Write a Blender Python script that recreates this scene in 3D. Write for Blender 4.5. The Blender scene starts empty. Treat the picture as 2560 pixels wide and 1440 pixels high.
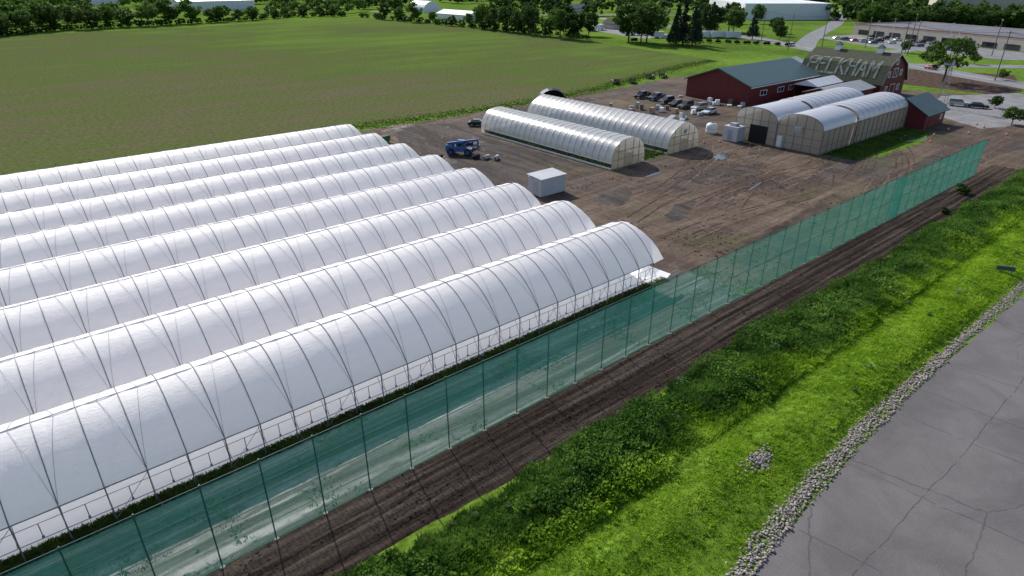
import bpy, math, random
import numpy as np
from mathutils import Vector, Matrix
random.seed(7); RNG=np.random.default_rng(11)
scn=bpy.context.scene; COL=scn.collection
# ------------------------------------------------------------------ materials
def newmat(name):
    m=bpy.data.materials.new(name);m.use_nodes=True;nt=m.node_tree;nt.nodes.clear()
    return m,nt
def N(nt,t,**k):
    n=nt.nodes.new(t)
    for a,b in k.items(): setattr(n,a,b)
    return n
def coords(nt,scale=(1,1,1),rot=0.0):
    tc=N(nt,"ShaderNodeTexCoord");mp=N(nt,"ShaderNodeMapping")
    mp.inputs["Scale"].default_value=scale;mp.inputs["Rotation"].default_value=(0,0,rot)
    nt.links.new(tc.outputs["Object"],mp.inputs[0]);return mp.outputs[0]
def noise(nt,vec,scale,detail=4,rough=.6,dist=0):
    n=N(nt,"ShaderNodeTexNoise");n.inputs["Scale"].default_value=scale;n.inputs["Detail"].default_value=detail
    n.inputs["Roughness"].default_value=rough;n.inputs["Distortion"].default_value=dist
    nt.links.new(vec,n.inputs["Vector"]);return n.outputs["Fac"]
def ramp(nt,fac,stops):
    r=N(nt,"ShaderNodeValToRGB");cr=r.color_ramp
    while len(cr.elements)<len(stops): cr.elements.new(.5)
    for e,(p,c) in zip(cr.elements,stops):
        e.position=p;e.color=(c[0],c[1],c[2],1) if hasattr(c,'__len__') else (c,c,c,1)
    nt.links.new(fac,r.inputs[0]);return r.outputs[0]
def mix(nt,f,a,b,mode='MIX'):
    m=N(nt,"ShaderNodeMix",data_type='RGBA',blend_type=mode)
    for s,v in ((m.inputs[0],f),(m.inputs[6],a),(m.inputs[7],b)):
        if isinstance(v,(int,float)): s.default_value=v
        elif isinstance(v,tuple): s.default_value=(v[0],v[1],v[2],1)
        else: nt.links.new(v,s)
    return m.outputs[2]
def math_(nt,op,a,b=0.0,clamp=False):
    m=N(nt,"ShaderNodeMath",operation=op,use_clamp=clamp)
    for s,v in ((m.inputs[0],a),(m.inputs[1],b)):
        if isinstance(v,(int,float)): s.default_value=v
        else: nt.links.new(v,s)
    return m.outputs[0]
def bump(nt,h,strength=.5,dist=.05):
    b=N(nt,"ShaderNodeBump");b.inputs["Strength"].default_value=strength;b.inputs["Distance"].default_value=dist
    nt.links.new(h,b.inputs["Height"]);return b.outputs[0]
def finish(nt,col,rough=.9,nrm=None,spec=.3,metal=0.,trans=0.):
    p=N(nt,"ShaderNodeBsdfPrincipled")
    if isinstance(col,tuple): p.inputs["Base Color"].default_value=(col[0],col[1],col[2],1)
    else: nt.links.new(col,p.inputs["Base Color"])
    if isinstance(rough,(int,float)): p.inputs["Roughness"].default_value=rough
    else: nt.links.new(rough,p.inputs["Roughness"])
    p.inputs["Specular IOR Level"].default_value=spec;p.inputs["Metallic"].default_value=metal
    if nrm is not None: nt.links.new(nrm,p.inputs["Normal"])
    out=N(nt,"ShaderNodeOutputMaterial");sh=p.outputs[0]
    if trans>0:
        t=N(nt,"ShaderNodeBsdfTranslucent");ms=N(nt,"ShaderNodeMixShader");ms.inputs[0].default_value=trans
        if isinstance(col,tuple): t.inputs[0].default_value=(col[0],col[1],col[2],1)
        else: nt.links.new(col,t.inputs[0])
        nt.links.new(p.outputs[0],ms.inputs[1]);nt.links.new(t.outputs[0],ms.inputs[2]);sh=ms.outputs[0]
    nt.links.new(sh,out.inputs[0])
def simple(name,c,rough=.6,var=.25,scale=2.0,metal=0.,spec=.4,trans=0.):
    m,nt=newmat(name);v=coords(nt);n=noise(nt,v,scale)
    col=ramp(nt,n,[(.33,tuple(x*(1-var) for x in c)),(.67,tuple(min(1,x*(1+var)) for x in c))])
    finish(nt,col,rough,None,spec,metal,trans);return m
def cen(nt,n,k): # centred noise times k
    return math_(nt,'MULTIPLY',math_(nt,'SUBTRACT',n,.5),k)
def m_ground():
    m,nt=newmat("meadow_ground");v=coords(nt)
    a=noise(nt,v,.02,5);b=noise(nt,v,.5,5)
    c=ramp(nt,a,[(.36,(.055,.10,.018)),(.5,(.11,.20,.026)),(.64,(.17,.27,.04))])
    c=mix(nt,.45,c,ramp(nt,b,[(.35,(.05,.09,.02)),(.65,(.17,.24,.05))]))
    finish(nt,c,1.,bump(nt,b,.5,.2),0.);return m
def m_field():
    m,nt=newmat("sprouting_field");v=coords(nt)
    big=noise(nt,v,.010,5,.6,.6);mid=noise(nt,coords(nt,(.014,.10,1),.10),1,6,.65,.4);row=noise(nt,coords(nt,(.03,.9,1),.10),1,4,.65)
    fine=noise(nt,v,1.1,6,.75)
    sp=N(nt,"ShaderNodeSeparateXYZ");nt.links.new(coords(nt),sp.inputs[0])
    g=N(nt,"ShaderNodeMapRange");g.inputs[1].default_value=140;g.inputs[2].default_value=430;nt.links.new(sp.outputs[1],g.inputs[0])
    gx=N(nt,"ShaderNodeMapRange");gx.inputs[1].default_value=10;gx.inputs[2].default_value=230;nt.links.new(sp.outputs[0],gx.inputs[0])
    t=math_(nt,'ADD',math_(nt,'MULTIPLY',g.outputs[0],.26),math_(nt,'MULTIPLY',gx.outputs[0],.36))
    t=math_(nt,'ADD',t,cen(nt,big,1.6));t=math_(nt,'ADD',t,cen(nt,mid,1.3));t=math_(nt,'ADD',t,.17)
    c=ramp(nt,t,[(.0,(.140,.112,.075)),(.25,(.112,.115,.048)),(.5,(.088,.132,.032)),(.95,(.14,.235,.03))])
    c=mix(nt,.42,c,ramp(nt,row,[(.40,(.145,.115,.074)),(.60,(.080,.145,.026))]))
    c=mix(nt,.7,c,ramp(nt,fine,[(.35,.55),(.65,1.30)]),'MULTIPLY')
    finish(nt,c,1.,bump(nt,fine,.5,.18),0.);return m
def m_yard():
    m,nt=newmat("bare_dirt_yard");v=coords(nt)
    a=noise(nt,v,.045,7,.62,1.2);tr=noise(nt,coords(nt,(.035,.35,1),.10),1,7,.68,1.6);tr2=noise(nt,coords(nt,(.35,.05,1),.1),1,6,.68,1.8);f=noise(nt,v,1.8,7,.78)
    c=ramp(nt,a,[(.36,(.046,.032,.026)),(.46,(.095,.066,.051)),(.55,(.150,.107,.081)),(.66,(.205,.152,.118))])
    c=mix(nt,.36,c,ramp(nt,tr,[(.41,(.050,.035,.028)),(.5,(.115,.082,.062)),(.59,(.215,.165,.130))]))
    c=mix(nt,.22,c,ramp(nt,tr2,[(.42,(.045,.032,.026)),(.58,(.19,.142,.110))]))
    c=mix(nt,.8,c,ramp(nt,f,[(.35,.60),(.65,1.25)]),'MULTIPLY')
    g=noise(nt,v,.07,4,.5,.3);gm=math_(nt,'MULTIPLY',ramp(nt,g,[(.54,0),(.62,1)]),ramp(nt,noise(nt,v,1.6,4,.7),[(.48,0),(.58,.7)]))
    c=mix(nt,gm,c,(.075,.10,.026))
    h=math_(nt,'ADD',f,math_(nt,'MULTIPLY',tr,.7))
    finish(nt,c,ramp(nt,a,[(.38,.5),(.45,.95)]),bump(nt,h,.8,.15),.08);return m
def m_wet():
    m,nt=newmat("dark_wet_dirt");v=coords(nt)
    a=noise(nt,v,.12,6,.65,1.);f=noise(nt,v,2,6,.75);tr=noise(nt,coords(nt,(.4,.04,1),.4),1,5,.7,1.2)
    c=ramp(nt,a,[(.36,(.036,.030,.029)),(.64,(.088,.070,.060))]);c=mix(nt,.4,c,ramp(nt,tr,[(.43,(.032,.027,.026)),(.58,(.14,.112,.095))]));c=mix(nt,.8,c,ramp(nt,f,[(.35,.55),(.65,1.3)]),'MULTIPLY')
    finish(nt,c,ramp(nt,a,[(.36,.4),(.42,.95)]),bump(nt,f,.7,.1),.12);return m
def m_soil():
    m,nt=newmat("tilled_soil");v=coords(nt)
    w=noise(nt,coords(nt,(.05,1.6,1)),1,5,.65,.6);f=noise(nt,v,3.5,6,.78)
    wv=N(nt,"ShaderNodeTexWave",wave_type='BANDS',bands_direction='X');wv.inputs["Scale"].default_value=1.1;wv.inputs["Distortion"].default_value=3;wv.inputs["Detail"].default_value=3;wv.inputs["Detail Scale"].default_value=2
    nt.links.new(coords(nt,(1,.6,1)),wv.inputs[0])
    c=ramp(nt,w,[(.38,(.036,.025,.020)),(.5,(.062,.044,.035)),(.62,(.12,.09,.072))])
    c=mix(nt,.8,c,ramp(nt,f,[(.35,.5),(.65,1.4)]),'MULTIPLY')
    h=math_(nt,'ADD',f,math_(nt,'MULTIPLY',wv.outputs[1],.35))
    finish(nt,c,.95,bump(nt,h,1.,.13),.05);return m
def m_alley():
    m,nt=newmat("muddy_alley");v=coords(nt)
    w=noise(nt,coords(nt,(.03,.55,1)),1,6,.68,1.2);f=noise(nt,v,2.2,6,.75)
    c=ramp(nt,w,[(.40,(.060,.052,.046)),(.5,(.125,.115,.105)),(.60,(.23,.22,.21))])
    gm=ramp(nt,noise(nt,v,.6,5,.75),[(.57,0),(.66,.6)]);c=mix(nt,gm,c,(.06,.085,.026))
    c=mix(nt,.7,c,ramp(nt,f,[(.35,.6),(.65,1.25)]),'MULTIPLY')
    finish(nt,c,ramp(nt,w,[(.5,.9),(.6,.42)]),bump(nt,f,.6,.1),.35);return m
def m_asphalt(name,c0,c1,crack=True):
    m,nt=newmat(name);v=coords(nt)
    a=noise(nt,v,.22,5,.65,.6);f=noise(nt,v,11,4,.85)
    c=ramp(nt,a,[(.35,c0),(.65,c1)]);c=mix(nt,.7,c,ramp(nt,f,[(.35,.72),(.65,1.2)]),'MULTIPLY')
    if crack:
        for sc,wd,dk,dis in ((.060,.0006,.58,.9),(.30,.0022,.58,.7)):
            d=N(nt,"ShaderNodeTexNoise");d.inputs["Scale"].default_value=.45;d.inputs["Detail"].default_value=8;d.inputs["Roughness"].default_value=.72;nt.links.new(v,d.inputs[0])
            va=N(nt,"ShaderNodeMixRGB");va.blend_type='ADD';va.inputs[0].default_value=dis;nt.links.new(v,va.inputs[1]);nt.links.new(d.outputs[1],va.inputs[2])
            vo=N(nt,"ShaderNodeTexVoronoi",feature='DISTANCE_TO_EDGE');vo.inputs["Scale"].default_value=sc;nt.links.new(va.outputs[0],vo.inputs["Vector"])
            e=ramp(nt,vo.outputs[0],[(wd,0.),(wd*2.4,1.)])
            if sc>.1:
                k=ramp(nt,noise(nt,v,.10,2),[(.58,0),(.62,1)]);e=mix(nt,k,(1.,1.,1.),e)
            c=mix(nt,1.,c,mix(nt,e,(dk,dk,dk),(1.,1.,1.)),'MULTIPLY')
    finish(nt,c,.85,bump(nt,f,.3,.02),.25);return m
def m_leaf(name,cd,cm,cl,s1=.35,s2=4.,trans=.35):
    m,nt=newmat(name);v=coords(nt)
    oi=N(nt,"ShaderNodeObjectInfo")
    a=noise(nt,v,s1,3);b=noise(nt,v,s2,3,.7)
    t=math_(nt,'ADD',math_(nt,'MULTIPLY',a,.6),math_(nt,'MULTIPLY',b,.4))
    t=math_(nt,'ADD',t,math_(nt,'MULTIPLY',math_(nt,'SUBTRACT',oi.outputs["Random"],.5),.16))
    c=ramp(nt,t,[(.36,cd),(.5,cm),(.63,cl)])
    finish(nt,c,.7,None,.15,0,trans);return m
def m_verge():
    m,nt=newmat("verge_grass");v=coords(nt)
    sp=N(nt,"ShaderNodeSeparateXYZ");nt.links.new(v,sp.inputs[0])
    g=N(nt,"ShaderNodeMapRange");g.inputs[1].default_value=20.4;g.inputs[2].default_value=17.6;nt.links.new(math_(nt,'ADD',sp.outputs[1],cen(nt,noise(nt,v,.16,4),10.)),g.inputs[0])
    b=noise(nt,v,2.6,4,.75);a=noise(nt,v,.35,5,.65)
    t=math_(nt,'ADD',math_(nt,'MULTIPLY',a,.55),math_(nt,'MULTIPLY',b,.45))
    dark=ramp(nt,t,[(.40,(.032,.075,.014)),(.5,(.085,.180,.026)),(.60,(.20,.33,.06))])
    lime=ramp(nt,t,[(.40,(.125,.235,.016)),(.5,(.265,.435,.024)),(.60,(.42,.56,.06))])
    c=mix(nt,g.outputs[0],dark,lime)
    finish(nt,c,.8,None,.08,0,.45);return m
def m_plastic(name,c,tr=.45,gl=.12,rough=.4,bsc=(.3,3,3),bst=.15,alpha=0.,lo=.93):
    m,nt=newmat(name);v=coords(nt,bsc);n=noise(nt,v,1.2,7,.75,.8)
    nb=bump(nt,n,bst,.1)
    d=N(nt,"ShaderNodeBsdfDiffuse");t=N(nt,"ShaderNodeBsdfTranslucent");g=N(nt,"ShaderNodeBsdfGlossy")
    col=ramp(nt,noise(nt,coords(nt,(.15,.8,.8)),1.,4),[(.35,tuple(x*lo for x in c)),(.65,c)])
    for q in (d,t): nt.links.new(col,q.inputs[0])
    g.inputs["Roughness"].default_value=rough;g.inputs[0].default_value=(1,1,1,1)
    for q in (d,g,t): nt.links.new(nb,q.inputs["Normal"])
    a=N(nt,"ShaderNodeMixShader");a.inputs[0].default_value=tr;nt.links.new(d.outputs[0],a.inputs[1]);nt.links.new(t.outputs[0],a.inputs[2])
    b=N(nt,"ShaderNodeMixShader");b.inputs[0].default_value=gl;nt.links.new(a.outputs[0],b.inputs[1]);nt.links.new(g.outputs[0],b.inputs[2])
    sh=b.outputs[0]
    if alpha>0:
        tp=N(nt,"ShaderNodeBsdfTransparent");q=N(nt,"ShaderNodeMixShader");q.inputs[0].default_value=alpha
        nt.links.new(sh,q.inputs[1]);nt.links.new(tp.outputs[0],q.inputs[2]);sh=q.outputs[0]
    o=N(nt,"ShaderNodeOutputMaterial");nt.links.new(sh,o.inputs[0]);return m
def m_net():
    # woven netting: the cover of the weave grows with the slant of the light path through it
    m,nt=newmat("green_windbreak_netting");ge=N(nt,"ShaderNodeNewGeometry")
    dt=N(nt,"ShaderNodeVectorMath",operation='DOT_PRODUCT');nt.links.new(ge.outputs["Normal"],dt.inputs[0]);nt.links.new(ge.outputs["Incoming"],dt.inputs[1])
    ca=math_(nt,'MAXIMUM',math_(nt,'ABSOLUTE',dt.outputs["Value"]),.12)
    v=coords(nt);base=ramp(nt,noise(nt,coords(nt,(.35,.35,.1)),1.,3),[(.38,.735),(.62,.765)])
    open_=math_(nt,'POWER',base,math_(nt,'DIVIDE',1.,ca))
    c=ramp(nt,noise(nt,v,.5,3),[(.3,(.022,.165,.125)),(.7,(.030,.21,.165))])
    d=N(nt,"ShaderNodeBsdfDiffuse");t=N(nt,"ShaderNodeBsdfTranslucent");nt.links.new(c,d.inputs[0]);nt.links.new(c,t.inputs[0])
    a=N(nt,"ShaderNodeMixShader");a.inputs[0].default_value=.5;nt.links.new(d.outputs[0],a.inputs[1]);nt.links.new(t.outputs[0],a.inputs[2])
    tp=N(nt,"ShaderNodeBsdfTransparent");q=N(nt,"ShaderNodeMixShader");nt.links.new(open_,q.inputs[0]);nt.links.new(a.outputs[0],q.inputs[1]);nt.links.new(tp.outputs[0],q.inputs[2])
    o=N(nt,"ShaderNodeOutputMaterial");nt.links.new(q.outputs[0],o.inputs[0]);return m
def m_ribbed(name,c,axis='X',scale=3.,depth=.03,rough=.5,var=.15,metal=0.,trans=0.):
    m,nt=newmat(name);wv=N(nt,"ShaderNodeTexWave",wave_type='BANDS',bands_direction=axis);wv.inputs["Scale"].default_value=scale
    v=coords(nt);nt.links.new(v,wv.inputs[0]);n=noise(nt,v,.6,4)
    col=ramp(nt,n,[(.3,tuple(x*(1-var) for x in c)),(.7,tuple(min(1,x*(1+var)) for x in c))])
    col=mix(nt,.3,col,ramp(nt,wv.outputs[1],[(.0,.7),(.4,1.1)]),'MULTIPLY')
    finish(nt,col,rough,bump(nt,wv.outputs[1],.5,depth),.3,metal,trans);return m
def m_shingle(name,c):
    m,nt=newmat(name);v=coords(nt)
    n=noise(nt,coords(nt,(1.5,4,4)),1.,4,.7);col=ramp(nt,n,[(.35,tuple(x*.65 for x in c)),(.65,tuple(x*1.35 for x in c))])
    finish(nt,col,.9,bump(nt,n,.4,.05),.1);return m
M={}
M['ground']=m_ground();M['field']=m_field();M['yard']=m_yard();M['wet']=m_wet();M['soil']=m_soil();M['alley']=m_alley()
M['asphalt']=m_asphalt("cracked_asphalt",(.120,.108,.108),(.165,.150,.148))
M['street']=m_asphalt("street_asphalt",(.17,.17,.18),(.24,.235,.24),False)
M['lot']=m_asphalt("parking_asphalt",(.17,.165,.17),(.26,.25,.25),False)
M['track']=simple("tyre_track_dirt",(.074,.053,.042),.95,.5,1.5,0,.03)
M['tracklight']=simple("dry_tyre_track_dirt",(.150,.112,.086),.95,.45,1.5,0,.03)
M['seam']=simple("tar_seam",(.055,.052,.053),.8,.4,1.)
M['verge']=m_verge()
M['verge_soil']=simple("verge_soil",(.11,.185,.022),1.,.45,1.5,0,0.)
M['edgegrass']=m_leaf("edge_grass",(.035,.06,.014),(.07,.12,.022),(.12,.19,.03),.3,3)
M['paleweed']=m_leaf("pale_weed_leaves",(.09,.14,.04),(.17,.26,.08),(.28,.38,.14),.4,3)
M['strip']=simple("rough_grass_strip",(.10,.17,.025),1.,.5,.5,0,0.)
M['cover']=m_plastic("white_tunnel_film",(.985,.955,.945),.50,.075,.5,(1.6,5,5),.55,0.,.96)
M['sheet']=m_plastic("white_ground_fabric",(.90,.88,.87),.0,.03,.6,(1,1,1),.5)
M['clear']=m_plastic("hazy_clear_film",(.80,.79,.79),.50,.15,.28,(1.2,.5,1.2),.3,.26)
M['panel']=m_plastic("tan_polycarbonate_wall",(.50,.43,.35),.5,.10,.3,(2,2,.3),.2,.16)
M['ghroof']=m_plastic("milky_polycarbonate_roof",(.72,.73,.79),.40,.14,.3,(.4,1,1),.1,.06)
M['endfilm']=m_plastic("hazy_end_film",(.58,.52,.42),.5,.12,.3,(1,1,1),.3,.32)
M['steel']=simple("galvanised_tube",(.20,.21,.22),.45,.15,3,.3)
M['hoop']=simple("tunnel_hoop_tube",(.20,.21,.23),.5,.15,3,.2)
M['rope']=simple("grey_rope",(.40,.40,.43),.8,.1)
M['post']=simple("fence_post_green",(.03,.075,.068),.5,.2)
M['net']=m_net()
M['concrete']=simple("pale_concrete",(.36,.34,.31),.9,.2,3)
m,nt=newmat("river_stone");v=coords(nt);n=noise(nt,v,2.6,2,.5);f=noise(nt,v,12,3)
c=ramp(nt,n,[(.3,(.16,.13,.11)),(.42,(.34,.29,.25)),(.5,(.22,.195,.185)),(.58,(.45,.40,.355)),(.7,(.19,.155,.135))]);c=mix(nt,.4,c,ramp(nt,f,[(.3,.7),(.7,1.2)]),'MULTIPLY');finish(nt,c,.9,None,.1);M['stone']=m
M['red']=m_ribbed("red_siding",(.13,.018,.02),'Z',2.5,.02,.6)
M['redv']=m_ribbed("red_board_siding",(.13,.018,.02),'X',2.5,.02,.6)
M['greenroof']=m_ribbed("green_metal_roof",(.062,.105,.10),'X',1.4,.04,.42,.12)
M['barnroof']=m_shingle("weathered_shingles",(.078,.082,.056))
M['letter']=simple("faded_white_shingle_lettering",(.215,.23,.195),.9,.35,1.2,0,.05)
M['whitetrim']=simple("white_trim",(.72,.72,.71),.5,.05)
M['whitemetal']=m_ribbed("white_metal_sheet",(.66,.66,.69),'X',3.,.03,.4,.06)
M['shedmetal']=m_ribbed("pale_grey_metal_sheet",(.48,.48,.50),'X',3.,.03,.5,.08)
M['greymetal']=m_ribbed("grey_metal_sheet",(.36,.37,.38),'X',3.,.03,.5,.1)
M['glass']=simple("dark_glass",(.02,.025,.03),.08,.1,1,0,.8)
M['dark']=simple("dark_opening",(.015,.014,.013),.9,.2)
M['rubber']=simple("black_rubber",(.018,.018,.018),.8,.2)
M['rim']=simple("wheel_rim",(.35,.35,.36),.35,.1,2,.7)
M['lamp']=simple("lamp_glass",(.6,.6,.58),.15,.05)
M['tail']=simple("tail_lamp",(.3,.01,.01),.2,.05)
M['bark']=simple("bark",(.075,.055,.042),.9,.3,2)
M['wood']=simple("grey_pole_wood",(.14,.11,.09),.9,.2,3)
M['lumber']=simple("lumber",(.34,.25,.16),.8,.25,2)
M['leafd']=m_leaf("dark_tree_leaves",(.022,.046,.010),(.048,.095,.017),(.095,.165,.028),.25,1.2,.33)
M['leafm']=m_leaf("tree_leaves",(.030,.062,.012),(.070,.135,.022),(.13,.215,.036),.25,1.2,.38)
M['leafy']=m_leaf("light_tree_leaves",(.05,.09,.016),(.095,.16,.028),(.17,.25,.05),.25,1.2,.35)
M['conif']=m_leaf("conifer_needles",(.014,.028,.014),(.026,.050,.022),(.046,.075,.03),.3,1.2,.1)
M['orange']=simple("orange_plastic",(.75,.13,.03),.5,.1)
M['green']=simple("green_paint",(.02,.16,.04),.4,.1)
M['blue']=simple("blue_paint",(.02,.09,.26),.35,.1)
M['yellow']=simple("yellow_paint",(.45,.26,.03),.5,.15)
M['tank']=simple("white_poly_tank",(.60,.62,.62),.4,.06)
M['film']=simple("dusty_film_roll",(.38,.37,.36),.6,.2)
M['paint']=simple("road_paint",(.6,.6,.56),.8,.15)
M['storewall']=simple("store_wall",(.42,.37,.32),.8,.08,.3)
M['storeroof']=simple("store_roof",(.13,.13,.15),.9,.25,.1)
M['redband']=simple("dull_red_fascia",(.20,.045,.04),.6,.1)
M['brownsoil']=simple("brown_tilled_plot",(.085,.056,.043),.95,.5,.8,0,.03)
M['puddle']=simple("puddle_water",(.05,.045,.04),.12,.1,1,0,.5)
# ------------------------------------------------------------------ mesh helpers
class B:
    def __init__(s): s.v=[];s.f=[]
    def add(s,vs,fs):
        o=len(s.v);s.v+= [tuple(x) for x in vs];s.f+=[tuple(o+i for i in f) for f in fs];return s
    def box(s,x0,y0,z0,x1,y1,z1,taper=0):
        t=taper
        s.add([(x0,y0,z0),(x1,y0,z0),(x1,y1,z0),(x0,y1,z0),(x0+t,y0+t,z1),(x1-t,y0+t,z1),(x1-t,y1-t,z1),(x0+t,y1-t,z1)],
          [(3,2,1,0),(4,5,6,7),(0,1,5,4),(1,2,6,5),(2,3,7,6),(3,0,4,7)]);return s
    def tube(s,pts,r,n=6,r2=None,cap=True):
        pts=[Vector(p) for p in pts];rings=[];L=len(pts)
        for i,p in enumerate(pts):
            d=(pts[min(i+1,L-1)]-pts[max(i-1,0)]).normalized()
            up=Vector((0,0,1)) if abs(d.z)<.95 else Vector((1,0,0))
            u=d.cross(up).normalized();w=d.cross(u)
            rr=r if r2 is None else r+(r2-r)*i/(L-1)
            rings.append([p+u*math.cos(2*math.pi*k/n)*rr+w*math.sin(2*math.pi*k/n)*rr for k in range(n)])
        vs=[q for R in rings for q in R];fs=[]
        for i in range(L-1):
            for k in range(n):
                fs.append((i*n+k,i*n+(k+1)%n,(i+1)*n+(k+1)%n,(i+1)*n+k))
        if cap: fs+= [tuple(range(n))[::-1],tuple((L-1)*n+k for k in range(n))]
        s.add(vs,fs);return s
    def poly(s,pts): s.add(pts,[tuple(range(len(pts)))]);return s
    def prism(s,prof,y0,y1,ax='y'):
        n=len(prof)
        if ax=='y': vs=[(p[0],y0,p[1]) for p in prof]+[(p[0],y1,p[1]) for p in prof]
        else: vs=[(y0,p[0],p[1]) for p in prof]+[(y1,p[0],p[1]) for p in prof]
        s.add(vs,[tuple(range(n)),tuple(range(n,2*n))[::-1]]+[(i,(i+1)%n,n+(i+1)%n,n+i) for i in range(n)]);return s
    def mesh(s,name,mat,smooth=False):
        me=bpy.data.meshes.new(name);me.from_pydata(s.v,[],s.f);me.materials.append(mat);me.update()
        if smooth: me.polygons.foreach_set("use_smooth",[True]*len(me.polygons))
        return me
def obj(name,me,parent=None,loc=(0,0,0),rz=0,**p):
    o=bpy.data.objects.new(name,me);COL.objects.link(o);o.location=loc;o.rotation_euler=(0,0,rz)
    if parent is not None: o.parent=parent
    for k,v in p.items(): o[k]=v
    return o
def thing(name,label,cat,loc=(0,0,0),rz=0,group=None):
    o=bpy.data.objects.new(name,None);COL.objects.link(o);o.location=loc;o.rotation_euler=(0,0,rz);o.empty_display_size=.5
    o["label"]=label;o["category"]=cat
    if group:o["group"]=group
    return o
def copy_tree(src,loc,rz=0,scale=(1,1,1)):
    n=src.copy();COL.objects.link(n);n.location=loc;n.rotation_euler=(0,0,rz);n.scale=scale
    for c in list(src.children):
        k=c.copy();COL.objects.link(k);k.parent=n
        for g in list(c.children):
            h=g.copy();COL.objects.link(h);h.parent=k
    return n
def arr_mesh(name,V,F,mat,smooth=False):
    me=bpy.data.meshes.new(name);V=np.asarray(V,dtype=np.float32);F=np.asarray(F,dtype=np.int32);k=F.shape[1]
    me.vertices.add(len(V));me.vertices.foreach_set("co",V.ravel())
    me.loops.add(F.size);me.loops.foreach_set("vertex_index",F.ravel())
    me.polygons.add(len(F));me.polygons.foreach_set("loop_start",np.arange(0,F.size,k,dtype=np.int32))
    me.materials.append(mat);me.update(calc_edges=True);me.validate()
    if smooth: me.polygons.foreach_set("use_smooth",np.ones(len(F),dtype=bool))
    return me
_P=RNG.random((256,256))
def vn(x,y):
    x=np.asarray(x,float);y=np.asarray(y,float);xi=np.floor(x).astype(int);yi=np.floor(y).astype(int);fx=x-xi;fy=y-yi
    fx=fx*fx*(3-2*fx);fy=fy*fy*(3-2*fy);g=lambda a,b:_P[a%256,b%256]
    return (g(xi,yi)*(1-fx)+g(xi+1,yi)*fx)*(1-fy)+(g(xi,yi+1)*(1-fx)+g(xi+1,yi+1)*fx)*fy
def fbm(x,y,o=3): return sum(vn(x*2**i+17*i,y*2**i+31*i)*.5**i for i in range(o))/sum(.5**i for i in range(o))
def sheet(name,pts,z,mat,jit=0.,step=2.,label=None):
    out=[]
    n=len(pts)
    for i in range(n):
        p=Vector(pts[i]);q=Vector(pts[(i+1)%n]);L=(q-p).length;k=max(1,int(L/step)) if jit>0 else 1
        d=(q-p).normalized() if L>0 else Vector((1,0));nn=Vector((-d.y,d.x))
        for j in range(k):
            a=p+(q-p)*(j/k)
            if jit>0 and j>0: a=a+nn*((float(fbm(a.x*.35,a.y*.35))-.5)*2*jit+random.uniform(-.12,.12)*jit)
            out.append((a.x,a.y,z))
    from mathutils.geometry import tessellate_polygon
    vs=[Vector(p) for p in out];tr=tessellate_polygon([vs])
    b=B();b.add(out,[t for t in tr]);me=b.mesh(name,mat)
    if sum((1 if f.normal.z>0 else -1) for f in me.polygons)<0: me.flip_normals()
    o=obj(name,me,kind="structure");return o
# ------------------------------------------------------------------ ground & regions
sheet("ground",[(-3000,-3000),(4000,-3000),(4000,4000),(-3000,4000)],0,M['ground'])
sheet("farm_field",[(-160,129),(0,130),(62,129),(104,127.5),(140,131),(171,140),(200,146),(228,151),(246,242),(256,383),(252,487),(112,457),(22,458),(-160,440)],.004,M['field'],1.2,3)
sheet("grass_strip",[(-160,112.5),(56,112.5),(60,126),(104,125),(140,128),(172,136),(226,147),(229,152),(200,147),(171,141),(140,132.5),(104,129.5),(62,131),(0,132),(-160,131)],.008,M['strip'],1.5,1.)
sheet("dirt_yard",[(52,29.7),(124,29.4),(134,25.5),(150,22),(200,26),(218,34),(222,48),(213,60),(208,72),(210,100),(200,120),(178,131),(150,128),(104,125.5),(80,125),(60,125),(55,112),(53,70)],.012,M['yard'],1.2,1.)
sheet("wet_dirt",[(57,70),(66,66.5),(74,80),(80,72),(79,108),(95,122),(125,124),(134,118),(142,90),(128,84),(120,78),(112,88),(108,114),(93,113),(90,118),(70,122),(58,104)],.016,M['wet'],1.6,.8)
sheet("muddy_alley",[(-16,29.6),(56,29.6),(57,33),(56,38.1),(-16,38.1)],.016,M['alley'])
sheet("white_ground_fabric",[(-16,38.0),(50,37.7),(53.2,37.4),(53.2,39.5),(51.2,112),(-16,112)],.022,M['sheet'],.15,1.)
sheet("brown_plot",[(218,52),(236,51),(268,62),(256,92),(232,94),(219,78)],.010,M['brownsoil'],.8)
sheet("gravel_parking",[(166,41),(178,36),(222,40),(226,50),(205,62),(180,60)],.020,M['lot'],.8,1.)
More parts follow.
